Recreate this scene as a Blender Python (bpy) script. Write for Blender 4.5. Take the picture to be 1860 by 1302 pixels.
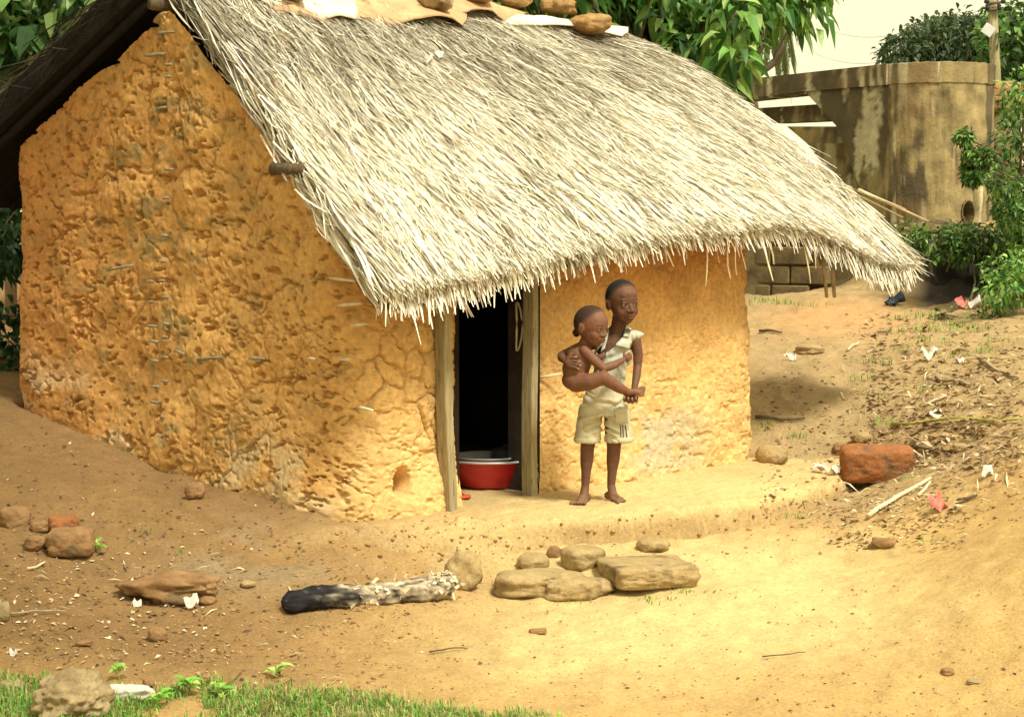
import bpy, bmesh, math, random
import numpy as np
from mathutils import Vector, Matrix
from mathutils.bvhtree import BVHTree

for o in list(bpy.data.objects):
    bpy.data.objects.remove(o)
random.seed(7)
RNG = np.random.default_rng(11)
SC = bpy.context.scene
COL = SC.collection

# ------------------------------------------------------------------ camera
FPX, PW, PH, HOR = 3600.0, 1860.0, 1302.0, 400.0
CAMZ = 1.44
PITCH = math.atan((PH / 2 - HOR) / FPX)
cam_d = bpy.data.cameras.new('camera')
cam = bpy.data.objects.new('camera', cam_d)
COL.objects.link(cam)
cam.location = (0, 0, CAMZ)
cam.rotation_euler = (math.pi / 2 - PITCH, 0, 0)
cam_d.sensor_width = 36.0
cam_d.lens = 36.0 * FPX / PW
cam_d.clip_start = 0.1
cam_d.clip_end = 1000
SC.camera = cam
SC.render.resolution_x, SC.render.resolution_y = 1024, 716

# ------------------------------------------------------------------ sky and sun
SUN_AZ, SUN_EL = math.radians(38), math.radians(57)      # to the right of and behind the camera
SUN = Vector((math.sin(SUN_AZ) * math.cos(SUN_EL), -math.cos(SUN_AZ) * math.cos(SUN_EL), math.sin(SUN_EL)))
world = bpy.data.worlds.new('World')
SC.world = world
world.use_nodes = True
nt = world.node_tree
bg = nt.nodes['Background']
sky = nt.nodes.new('ShaderNodeTexSky')
sky.sky_type = 'NISHITA'
sky.sun_disc = False
sky.sun_elevation = SUN_EL
sky.sun_rotation = math.pi - SUN_AZ
sky.air_density = 1.0
sky.dust_density = 8.0
sky.ozone_density = 0.3
tint = nt.nodes.new('ShaderNodeMix')
tint.data_type = 'RGBA'
tint.blend_type = 'MIX'
tint.inputs[0].default_value = 0.72          # warm dust haze veils the blue
tint.inputs[7].default_value = (12.4, 11.3, 7.2, 1)
nt.links.new(sky.outputs[0], tint.inputs[6])
nt.links.new(tint.outputs[2], bg.inputs[0])
bg.inputs[1].default_value = 0.085
sun_d = bpy.data.lights.new('sun', 'SUN')
sun_d.energy = 3.1
sun_d.angle = math.radians(12)
sun_d.color = (1.0, 0.95, 0.82)
sun = bpy.data.objects.new('sun', sun_d)
COL.objects.link(sun)
sun.location = SUN * 30
sun.rotation_euler = SUN.to_track_quat('Z', 'Y').to_euler()
SC.view_settings.view_transform = 'Standard'
SC.view_settings.look = 'None'
SC.view_settings.gamma = 1.0
SC.view_settings.exposure = 0.56
SC.render.engine = 'CYCLES'
SC.cycles.max_bounces = 6

# ------------------------------------------------------------------ numeric helpers
def lin(r, g, b):
    f = lambda c: c / 12.92 if c <= 0.04045 else ((c + 0.055) / 1.055) ** 2.4
    return (f(r / 255), f(g / 255), f(b / 255))

def smooth(a, b, x):
    t = np.clip((x - a) / (b - a), 0, 1)
    return t * t * (3 - 2 * t)

def _hash(ix, iy, iz, seed):
    h = (ix * 374761393 + iy * 668265263 + iz * 1440662683 + seed * 974711 + 12345) & 0xffffffff
    h = ((h ^ (h >> 13)) * 1274126177) & 0xffffffff
    h = ((h ^ (h >> 15)) * 2246822519) & 0xffffffff
    return ((h ^ (h >> 16)) & 0xffffff) / float(0x1000000)

def noise3(x, y, z, f=1.0, seed=0):
    x, y, z = np.asarray(x, float) * f, np.asarray(y, float) * f, np.asarray(z, float) * f
    ix, iy, iz = np.floor(x).astype(np.int64), np.floor(y).astype(np.int64), np.floor(z).astype(np.int64)
    fx, fy, fz = x - ix, y - iy, z - iz
    ux, uy, uz = [t * t * t * (t * (t * 6 - 15) + 10) for t in (fx, fy, fz)]
    def H(a, b, c): return _hash(ix + a, iy + b, iz + c, seed)
    a = H(0,0,0) * (1-ux) + H(1,0,0) * ux
    b = H(0,1,0) * (1-ux) + H(1,1,0) * ux
    c = H(0,0,1) * (1-ux) + H(1,0,1) * ux
    d = H(0,1,1) * (1-ux) + H(1,1,1) * ux
    return ((a * (1-uy) + b * uy) * (1-uz) + (c * (1-uy) + d * uy) * uz) * 2 - 1

def fbm(x, y, z, f, octv=4, seed=0, gain=0.5):
    s, amp, tot = 0, 1.0, 0
    for k in range(octv):
        s = s + amp * noise3(x, y, z, f * 2 ** k, seed + k * 17)
        tot += amp
        amp *= gain
    return s / tot

def worley(u, v, seed=0):
    iu, iv = np.floor(u).astype(np.int64), np.floor(v).astype(np.int64)
    f1 = np.full(u.shape, 9.0)
    f2 = np.full(u.shape, 9.0)
    cid = np.zeros(u.shape)
    for a in (-1, 0, 1):
        for b in (-1, 0, 1):
            px = iu + a + _hash(iu + a, iv + b, iu * 0, seed)
            py = iv + b + _hash(iu + a, iv + b, iu * 0 + 7, seed)
            d = np.hypot(u - px, v - py)
            near = d < f1
            f2 = np.where(near, f1, np.minimum(f2, d))
            cid = np.where(near, _hash(iu + a, iv + b, iu * 0 + 3, seed), cid)
            f1 = np.where(near, d, f1)
    return f1, f2, cid

# pixel of the photograph -> ray direction with unit depth (world Y is depth)
def ray(px, py):
    xc = (np.asarray(px, float) - PW / 2) / FPX
    yc = -(np.asarray(py, float) - PH / 2) / FPX
    cy, sy = math.cos(PITCH), math.sin(PITCH)
    fy = cy + yc * sy
    return xc / fy, (yc * cy - sy) / fy          # x and z for y = 1

def at(px, py, d):
    rx, rz = ray(px, py)
    return Vector((float(rx) * d, d, CAMZ + float(rz) * d))

def project(P):
    P = np.asarray(P, float)
    x, y, z = P[..., 0], P[..., 1], P[..., 2] - CAMZ
    cy, sy = math.cos(PITCH), math.sin(PITCH)
    fwd = y * cy - z * sy
    up = y * sy + z * cy
    return PW / 2 + FPX * x / fwd, PH / 2 - FPX * up / fwd

# ------------------------------------------------------------------ mesh helpers
def mesh_np(name, verts, faces, col=None, smoothf=True):
    me = bpy.data.meshes.new(name)
    verts = np.asarray(verts, np.float32)
    groups = faces if isinstance(faces, list) else [faces]
    groups = [np.asarray(g, np.int32) for g in groups if len(g)]
    loops = np.concatenate([g.ravel() for g in groups])
    tot = np.concatenate([np.full(len(g), g.shape[1], np.int32) for g in groups])
    start = np.concatenate([[0], np.cumsum(tot)[:-1]]).astype(np.int32)
    me.vertices.add(len(verts)); me.vertices.foreach_set('co', verts.ravel())
    me.loops.add(len(loops)); me.loops.foreach_set('vertex_index', loops)
    me.polygons.add(len(tot)); me.polygons.foreach_set('loop_start', start)
    me.polygons.foreach_set('use_smooth', np.full(len(tot), smoothf))
    me.update(calc_edges=True)
    if col is not None:
        col = np.asarray(col, np.float32)
        ca = me.color_attributes.new('Col', 'FLOAT_COLOR', 'POINT')
        ca.data.foreach_set('color', np.concatenate([col[:, :3], np.ones((len(col), 1), np.float32)], 1).ravel())
    return me

WOFF = {}
def ob(name, me, mat, parent=None, loc=None):
    """link a mesh; verts are in world space unless loc says where they hang"""
    o = bpy.data.objects.new(name, me)
    COL.objects.link(o)
    if mat is not None and len(me.materials) == 0:
        me.materials.append(mat)
    if loc is not None:
        o.location = loc
    if parent is not None:
        o.parent = parent
        o.matrix_parent_inverse = Matrix.Translation(-WOFF.get(parent.name, Vector((0, 0, 0))))
    WOFF[o.name] = Vector(o.location)
    return o

def tag(o, label, cat, group=None, kind=None):
    if label: o['label'] = label
    if cat: o['category'] = cat
    if group: o['group'] = group
    if kind: o['kind'] = kind
    return o

def thing(name, label, cat, loc, group=None):
    e = bpy.data.objects.new(name, None)
    e.empty_display_size = 0.1
    COL.objects.link(e)
    e.location = loc
    WOFF[e.name] = Vector(loc)
    return tag(e, label, cat, group)

def single(name, V, F, mat, label, cat, group=None, col=None, smoothf=True, base=None):
    V = np.asarray(V, float)
    if base is None:
        base = Vector(((V[:, 0].min() + V[:, 0].max()) / 2, (V[:, 1].min() + V[:, 1].max()) / 2, V[:, 2].min()))
    o = ob(name, mesh_np(name, V - np.array(base), F, col, smoothf), mat, None, base)
    return tag(o, label, cat, group)

def grid_faces(n, m, off=0, close=False):
    i, j = np.meshgrid(np.arange(n - 1), np.arange(m - 1 if not close else m), indexing='ij')
    a = i * m + j
    b = i * m + (j + 1) % m
    return (np.stack([a, b, b + m, a + m], -1).reshape(-1, 4) + off)

def tube(pts, rad, seg=8, cap=True, jitter=0.0, seed=0):
    pts = np.asarray(pts, float)
    n = len(pts)
    rad = np.broadcast_to(np.asarray(rad, float), (n,))
    T = np.gradient(pts, axis=0)
    T /= np.linalg.norm(T, axis=1)[:, None] + 1e-9
    up = np.array([0, 0, 1.0]) if abs(T[0, 2]) < 0.9 else np.array([1.0, 0, 0])
    V = []
    rr = np.random.default_rng(seed)
    for k in range(n):
        a = np.cross(T[k], up); a /= np.linalg.norm(a) + 1e-9
        b = np.cross(T[k], a)
        th = np.arange(seg) / seg * 2 * math.pi
        r = rad[k] * (1 + jitter * rr.normal(size=seg))
        V.append(pts[k] + np.outer(np.cos(th) * r, a) + np.outer(np.sin(th) * r, b))
    V = np.concatenate(V)
    F = [grid_faces(n, seg, 0, True)]
    if cap:
        F.append(np.array([list(range(seg))[::-1]]))
        F.append(np.array([[(n - 1) * seg + k for k in range(seg)]]))
    return V, F

def merge(parts):
    V, G, C, off = [], {}, [], 0
    for p in parts:
        v, f = p[0], p[1]
        for g in (f if isinstance(f, list) else [f]):
            g = np.asarray(g)
            G.setdefault(g.shape[1], []).append(g + off)
        V.append(v); off += len(v)
        if len(p) > 2: C.append(p[2])
    return np.concatenate(V), [np.concatenate(g) for g in G.values()], (np.concatenate(C) if C else None)

_ICO = {}
def ico(sub):
    if sub not in _ICO:
        bm = bmesh.new()
        bmesh.ops.create_icosphere(bm, subdivisions=sub, radius=1)
        V = np.array([v.co[:] for v in bm.verts])
        F = np.array([[v.index for v in f.verts] for f in bm.faces])
        bm.free()
        _ICO[sub] = (V / np.linalg.norm(V, axis=1)[:, None], F)
    return _ICO[sub]

def rock(size, n=3.0, rough=0.12, seed=0, sub=4, fine=0.03):
    D, F = ico(sub)
    r = 1 / (np.abs(D) ** n).sum(1) ** (1 / n)
    V = D * r[:, None]
    k = 1 + rough * fbm(V[:, 0], V[:, 1], V[:, 2], 1.3, 3, seed) * 1.6 + fine * fbm(V[:, 0], V[:, 1], V[:, 2], 6, 3, seed + 5) * 1.6
    V = V * k[:, None] * np.array(size) / 2
    return V, F

def rotz(V, a):
    c, s = math.cos(a), math.sin(a)
    return V @ np.array([[c, s, 0], [-s, c, 0], [0, 0, 1]])
def rotx(V, a):
    c, s = math.cos(a), math.sin(a)
    return V @ np.array([[1, 0, 0], [0, c, s], [0, -s, c]])
def roty(V, a):
    c, s = math.cos(a), math.sin(a)
    return V @ np.array([[c, 0, -s], [0, 1, 0], [s, 0, c]])

# ------------------------------------------------------------------ materials
def new_mat(name):
    m = bpy.data.materials.new(name)
    m.use_nodes = True
    nt = m.node_tree
    return m, nt, nt.nodes['Principled BSDF']

def mat(name, c0, c1, scale=8, rough=0.9, bump=0.3, bscale=40, bdist=0.01, attr=False, detail=6, trans=0.0, spec=0.2,
        vary=0.25, metallic=0.0, stretch=None, wear=None):
    """two-tone noise colour (or the Col attribute) with a second, larger mottling and bump"""
    m, nt, bs = new_mat(name)
    N, L = nt.nodes, nt.links
    tc = N.new('ShaderNodeTexCoord')
    mp = N.new('ShaderNodeMapping')
    L.new(tc.outputs['Object'], mp.inputs[0])
    if stretch: mp.inputs['Scale'].default_value = stretch
    n1 = N.new('ShaderNodeTexNoise'); n1.inputs['Scale'].default_value = scale; n1.inputs['Detail'].default_value = detail
    n1.inputs['Roughness'].default_value = 0.65
    L.new(mp.outputs[0], n1.inputs[0])
    ramp = N.new('ShaderNodeValToRGB')
    ramp.color_ramp.elements[0].position = 0.32; ramp.color_ramp.elements[1].position = 0.68
    L.new(n1.outputs[0], ramp.inputs[0])
    if attr:
        at_ = N.new('ShaderNodeAttribute'); at_.attribute_name = 'Col'
        ramp.color_ramp.elements[0].color = (1 - vary, 1 - vary, 1 - vary, 1)
        ramp.color_ramp.elements[1].color = (1 + vary, 1 + vary, 1 + vary, 1)
        mx = N.new('ShaderNodeMix'); mx.data_type = 'RGBA'; mx.blend_type = 'MULTIPLY'; mx.inputs[0].default_value = 1
        L.new(at_.outputs['Color'], mx.inputs[6]); L.new(ramp.outputs[0], mx.inputs[7])
        src = mx.outputs[2]
    else:
        ramp.color_ramp.elements[0].color = (*c0, 1); ramp.color_ramp.elements[1].color = (*c1, 1)
        src = ramp.outputs[0]
        if wear:
            n3 = N.new('ShaderNodeTexNoise'); n3.inputs['Scale'].default_value = wear[1]; n3.inputs['Detail'].default_value = 7
            L.new(mp.outputs[0], n3.inputs[0])
            r3 = N.new('ShaderNodeValToRGB')
            r3.color_ramp.elements[0].position = wear[2]; r3.color_ramp.elements[1].position = wear[2] + 0.12
            L.new(n3.outputs[0], r3.inputs[0])
            mx = N.new('ShaderNodeMix'); mx.data_type = 'RGBA'
            L.new(r3.outputs[0], mx.inputs[0]); L.new(src, mx.inputs[6]); mx.inputs[7].default_value = (*wear[0], 1)
            src = mx.outputs[2]
    L.new(src, bs.inputs['Base Color'])
    bs.inputs['Roughness'].default_value = rough
    bs.inputs['Metallic'].default_value = metallic
    bs.inputs['Specular IOR Level'].default_value = spec
    if bump > 0:
        n2 = N.new('ShaderNodeTexNoise'); n2.inputs['Scale'].default_value = bscale; n2.inputs['Detail'].default_value = 8
        n2.inputs['Roughness'].default_value = 0.7
        L.new(mp.outputs[0], n2.inputs[0])
        b = N.new('ShaderNodeBump'); b.inputs['Strength'].default_value = bump; b.inputs['Distance'].default_value = bdist
        L.new(n2.outputs[0], b.inputs['Height']); L.new(b.outputs[0], bs.inputs['Normal'])
    if trans > 0:
        tr = N.new('ShaderNodeBsdfTranslucent')
        L.new(src, tr.inputs[0])
        mxs = N.new('ShaderNodeMixShader'); mxs.inputs[0].default_value = trans
        L.new(bs.outputs[0], mxs.inputs[1]); L.new(tr.outputs[0], mxs.inputs[2])
        L.new(mxs.outputs[0], N['Material Output'].inputs[0])
    return m

M = {}
M['mud'] = mat('mud', 0, 0, 34, 0.95, 0.7, 90, 0.010, attr=True, vary=0.22)
M['soil'] = mat('soil', 0, 0, 60, 0.97, 0.75, 110, 0.014, attr=True, vary=0.20)
M['thatch'] = mat('thatch', 0, 0, 30, 0.75, 0, 0, 0, attr=True, vary=0.18, trans=0.12, spec=0.25)
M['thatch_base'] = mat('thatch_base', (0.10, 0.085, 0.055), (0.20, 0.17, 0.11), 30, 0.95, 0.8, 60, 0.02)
M['shade_black'] = mat('shade_black_thatch', (0.010, 0.009, 0.008), (0.028, 0.023, 0.018), 30, 0.95, 0.8, 60, 0.02)  # near-black colour stands in for deep shade under the roof
M['inner'] = mat('inner_mud', (0.035, 0.028, 0.024), (0.07, 0.055, 0.045), 6, 0.95, 0.4, 30, 0.02)  # dark colour stands in for the unlit room and door reveals
M['wood_post'] = mat('weathered_post', (0.24, 0.20, 0.11), (0.42, 0.36, 0.20), 9, 0.85, 0.6, 25, 0.006, stretch=(6, 6, 0.6), wear=((0.10, 0.08, 0.05), 14, 0.60))
M['stick'] = mat('stick', (0.26, 0.20, 0.12), (0.45, 0.37, 0.24), 20, 0.85, 0.4, 60, 0.004)
M['stick_pale'] = mat('pale_cane', (0.55, 0.46, 0.28), (0.75, 0.66, 0.44), 20, 0.7, 0.2, 60, 0.003)
M['stick_grey'] = mat('grey_wattle', (0.20, 0.18, 0.12), (0.36, 0.31, 0.20), 30, 0.85, 0.4, 60, 0.004)
M['laterite'] = mat('laterite', (0.30, 0.17, 0.06), (0.50, 0.31, 0.13), 9, 0.95, 0.9, 22, 0.025, wear=((0.16, 0.10, 0.05), 5, 0.58))
M['sandstone'] = mat('sandy_stone', (0.36, 0.26, 0.12), (0.54, 0.40, 0.19), 16, 0.95, 0.9, 45, 0.02, wear=((0.22, 0.15, 0.07), 9, 0.54))
M['redbrick'] = mat('red_block', (0.28, 0.11, 0.04), (0.44, 0.19, 0.07), 18, 0.95, 0.9, 45, 0.02, wear=((0.19, 0.11, 0.055), 9, 0.52))
M['brownstone'] = mat('brown_stone', (0.20, 0.11, 0.05), (0.38, 0.23, 0.10), 9, 0.95, 0.8, 30, 0.015, wear=((0.12, 0.09, 0.05), 4, 0.55))
M['moss_stone'] = mat('pitted_stone', (0.26, 0.19, 0.09), (0.55, 0.44, 0.24), 7, 0.95, 1.0, 16, 0.03, wear=((0.13, 0.07, 0.035), 5, 0.55))
M['rust'] = mat('rusty_sheet', (0.42, 0.25, 0.12), (0.62, 0.42, 0.22), 5, 0.6, 0.2, 30, 0.004, wear=((0.30, 0.15, 0.06), 6, 0.60), spec=0.4)
M['zinc'] = mat('pale_zinc', (0.66, 0.58, 0.42), (0.80, 0.74, 0.58), 4, 0.5, 0.15, 20, 0.004, wear=((0.46, 0.30, 0.15), 3.5, 0.60), spec=0.4)
M['white_scrap'] = mat('white_scrap', (0.50, 0.46, 0.38), (0.70, 0.66, 0.57), 30, 0.7, 0.3, 60, 0.004, wear=((0.33, 0.25, 0.15), 14, .58))
M['pebble'] = mat('pebbles', 0, 0, 30, 0.95, 0.4, 80, 0.004, attr=True, vary=0.2)
M['leaf'] = mat('leaf', 0, 0, 14, 0.5, 0, 0, 0, attr=True, vary=0.18, trans=0.35, spec=0.4)
M['bark'] = mat('bark', (0.10, 0.075, 0.045), (0.22, 0.17, 0.10), 14, 0.95, 0.8, 30, 0.02, stretch=(3, 3, 0.6))
M['concrete'] = mat('stained_concrete', 0, 0, 5, 0.95, 0.6, 30, 0.02, attr=True, vary=0.22)
M['concrete_plain'] = mat('grimy_concrete', (0.10, 0.075, 0.035), (0.25, 0.19, 0.09), 3, 0.95, 0.6, 25, 0.02, wear=((0.06, 0.045, 0.03), 2.0, 0.55))

# ------------------------------------------------------------------ hut frame of reference
TH = math.radians(47)
RV = np.array([math.cos(TH), math.sin(TH)])           # along the front wall, to the right
PV = np.array([-math.sin(TH), math.cos(TH)])          # into the hut
C0 = np.array([-0.786, 9.44])                         # outer front-left corner
GD, FL = 2.865, 3.42                                  # gable depth, front length
S_D0, S_D1 = 0.735, 1.33                              # door opening
def hut(s, t):
    s, t = np.asarray(s, float), np.asarray(t, float)
    return C0[0] + RV[0] * s + PV[0] * t, C0[1] + RV[1] * s + PV[1] * t
def hut_inv(x, y):
    dx, dy = x - C0[0], y - C0[1]
    return dx * RV[0] + dy * RV[1], dx * PV[0] + dy * PV[1]
def hit_front(px, py, t):
    """point on the vertical plane at depth t of the hut, seen at a pixel -> s, z, distance"""
    rx, rz = ray(px, py)
    bx, by = hut(0, t)
    s = (rx * by - bx) / (RV[0] - rx * RV[1])
    d = by + RV[1] * s
    return s, CAMZ + rz * d, d
def hit_gable(px, py, s):
    rx, rz = ray(px, py)
    bx, by = hut(s, 0)
    t = (rx * by - bx) / (PV[0] - rx * PV[1])
    d = by + PV[1] * t
    return t, CAMZ + rz * d, d

# ------------------------------------------------------------------ terrain
CTRL = [(930,1302,7.1),(300,1302,7.05),(1500,1302,7.1),(1860,1302,7.0),(930,1150,8.2),(1280,1080,8.72),(1200,985,9.75),
        (1450,930,10.6),(830,1060,9.05),(1540,850,11.9),(1600,875,11.3),(1700,1000,9.25),(1860,830,10.0),(1860,1100,7.8),
        (1860,950,8.8),(1600,1100,8.4),(1400,700,13.2),(1400,560,16.5),(1500,540,16.6),(1640,552,16.3),(1700,600,14.5),(1850,650,13.0),
        (1850,760,11.3),(1600,700,13.0),(1640,800,11.8),(1400,800,12.2),(610,960,9.35),(290,850,10.4),(20,730,11.4),
        (0,930,9.3),(100,1015,8.8),(0,1130,8.0),(0,1302,7.0),(300,1090,8.5),(400,1000,9.0),(700,1080,8.7),(500,1200,7.8),(1100,1200,7.8)]
cp = [tuple(at(*c)) for c in CTRL]
cp += [(-3,14,.6),(0,16,.7),(0,12.5,.1),(-1,12,.2),(-6,8,.25),(-8,14,.9),(6,8,.75),(8,14,1.3),(0,0,-.42),(0,4,-.39),(-4,3,-.3),(4,3,-.25),
       (0,24,1.0),(-8,24,1.3),(8,24,1.6),(0,40,1.2),(-20,40,1.6),(20,40,1.6),(20,12,1.6),(-20,12,1.3),(-15,-5,-.2),(15,-5,0),(4.5,18.5,1.05),(6,17,1.2),(2.6,19,.72)]
cp = np.array(cp)
def _tps(d2): return np.where(d2 > 1e-12, d2 * np.log(d2 + 1e-12), 0) * 0.5
def _solve():
    n = len(cp)
    D = ((cp[:, None, :2] - cp[None, :, :2]) ** 2).sum(-1)
    A = np.zeros((n + 3, n + 3))
    A[:n, :n] = _tps(D) + np.eye(n) * 0.02
    A[:n, n] = 1; A[:n, n + 1:] = cp[:, :2]
    A[n:, :n] = A[:n, n:].T
    return np.linalg.solve(A, np.concatenate([cp[:, 2], np.zeros(3)]))
_W = _solve()
def terrain_raw(x, y):
    sh = np.shape(x)
    x, y = np.ravel(np.clip(x, -25, 25)), np.ravel(np.clip(y, -8, 42))
    out = np.empty(len(x))
    for k in range(0, len(x), 60000):
        xx, yy = x[k:k + 60000], y[k:k + 60000]
        D = (xx[:, None] - cp[None, :, 0]) ** 2 + (yy[:, None] - cp[None, :, 1]) ** 2
        out[k:k + 60000] = _tps(D) @ _W[:-3] + _W[-3] + _W[-2] * xx + _W[-1] * yy
    return out.reshape(sh)
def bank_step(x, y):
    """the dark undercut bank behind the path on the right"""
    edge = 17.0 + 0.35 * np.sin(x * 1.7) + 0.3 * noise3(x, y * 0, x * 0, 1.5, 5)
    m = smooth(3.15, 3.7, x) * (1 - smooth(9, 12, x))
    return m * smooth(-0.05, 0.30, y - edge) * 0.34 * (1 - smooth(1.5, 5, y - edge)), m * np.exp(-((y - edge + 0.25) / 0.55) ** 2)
def terrain(x, y, fine=True):
    x, y = np.asarray(x, float), np.asarray(y, float)
    z = terrain_raw(x, y)
    st, _ = bank_step(x, y)
    z = z + st
    if fine:
        near = 1 - smooth(20, 30, np.hypot(x, y))
        z = z + near * (0.030 * fbm(x, y, x * 0, 1.6, 3, 3) + 0.017 * fbm(x, y, x * 0, 7, 3, 9) + 0.008 * fbm(x, y, x * 0, 24, 2, 4) * (.4 + .6 * smooth(-.2, .3, fbm(x, y, x * 0, 1.3, 2, 14))))
        _, bk = bank_step(x, y)
        z = z + bk * (0.10 * fbm(x, y, x * 0, 3.2, 4, 23) + .05 * fbm(x, y, x * 0, 9, 3, 24))
        rough = smooth(0.9, 1.6, x) * smooth(9.4, 11, y)
        z = z + rough * 0.022 * fbm(x, y, x * 0, 6, 4, 21)
    s, t = hut_inv(x, y)
    ins = smooth(-0.02, 0.12, s) * (1 - smooth(FL - 0.12, FL + 0.02, s)) * smooth(-0.1, 0.12, t) * (1 - smooth(GD - 0.12, GD + 0.02, t))
    return z * (1 - ins) + np.minimum(z, -0.12) * ins

PL_S = [-0.6, -0.3, 0.0, 0.35, 0.5, 0.75, 1.16, 1.8, 2.47, 2.9, 3.3, 3.7, 4.1]
PL_W = [0.02, 0.22, 0.34, 0.42, 0.46, 0.62, 0.84, 0.94, 0.97, 0.92, 0.72, 0.40, 0.05]
def plinth_z(s, w):
    we = np.interp(s, PL_S, PL_W) + 0.05 * noise3(s, s * 0, s * 0, 3.2, 31) + 0.02 * noise3(s, w, s * 0, 9, 33)
    wid = np.interp(s, [-.5, .3, .55, .8, 1.0, 3.0, 3.6], [.30, .26, .26, .12, .075, .09, .3])
    q = (w - we) / wid
    z = -0.22 * smooth(-0.5, 0.5, q) - 0.30 * smooth(0.45, 2.2, q) - 0.02 * smooth(-4, -.5, q)
    z = z - 0.10 * smooth(0.4, -0.3, s) * smooth(0.0, 0.35, w)
    x, y = hut(s, -w)
    slope = np.exp(-(q / 0.9) ** 2)
    z = z + 0.018 * fbm(x, y, z * 0, 5, 4, 41) * smooth(.05, .3, w) + slope * (0.05 * fbm(x, y, z * 3, 8, 4, 43) + .035 * fbm(x, y, z * 5, 20, 3, 45)) + 0.007 * fbm(x, y, z * 0, 26, 2, 44)
    z = z + 0.10 * np.exp(-(((s - .12) / .13) ** 2 + ((w - .50) / .12) ** 2) ** 1.6) + 0.09 * np.exp(-(((s + .28) / .16) ** 2 + ((w - .36) / .11) ** 2) ** 1.6) + .07 * np.exp(-(((s - .34) / .10) ** 2 + ((w - .62) / .10) ** 2) ** 1.6)
    drop = smooth(-0.35, -0.62, s) + smooth(3.75, 4.1, s)
    return z - 0.5 * drop
def ground(x, y, fine=True):
    s, t = hut_inv(np.asarray(x, float), np.asarray(y, float))
    w = -t
    ok = (s > -0.6) & (s < 4.1) & (w > -2.8) & (w < 1.5)
    tz = terrain(x, y, fine)
    return np.where(ok, np.maximum(tz, plinth_z(s, np.maximum(w, 0))), tz) if ok.any() else tz
def hits(px, py, dmin=6.2, dmax=26):
    px, py = np.atleast_1d(np.asarray(px, float)), np.atleast_1d(np.asarray(py, float))
    rx, rz = ray(px, py)
    t = np.geomspace(dmin, dmax, 70)
    X, Y, Z = rx[:, None] * t, np.broadcast_to(t, (len(px), len(t))), CAMZ + rz[:, None] * t
    below = Z < ground(X, Y, False)
    k = np.where(below.any(1), below.argmax(1), len(t) - 1)
    lo, hi = t[np.maximum(k - 1, 0)] * .985, t[k] * 1.015
    for _ in range(8):
        mid = (lo + hi) / 2
        b = CAMZ + rz * mid < ground(rx * mid, mid)
        hi = np.where(b, mid, hi); lo = np.where(b, lo, mid)
    return np.stack([rx * hi, hi, ground(rx * hi, hi)], 1)
def spot(px, py):
    return Vector(hits(px, py)[0])

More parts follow.
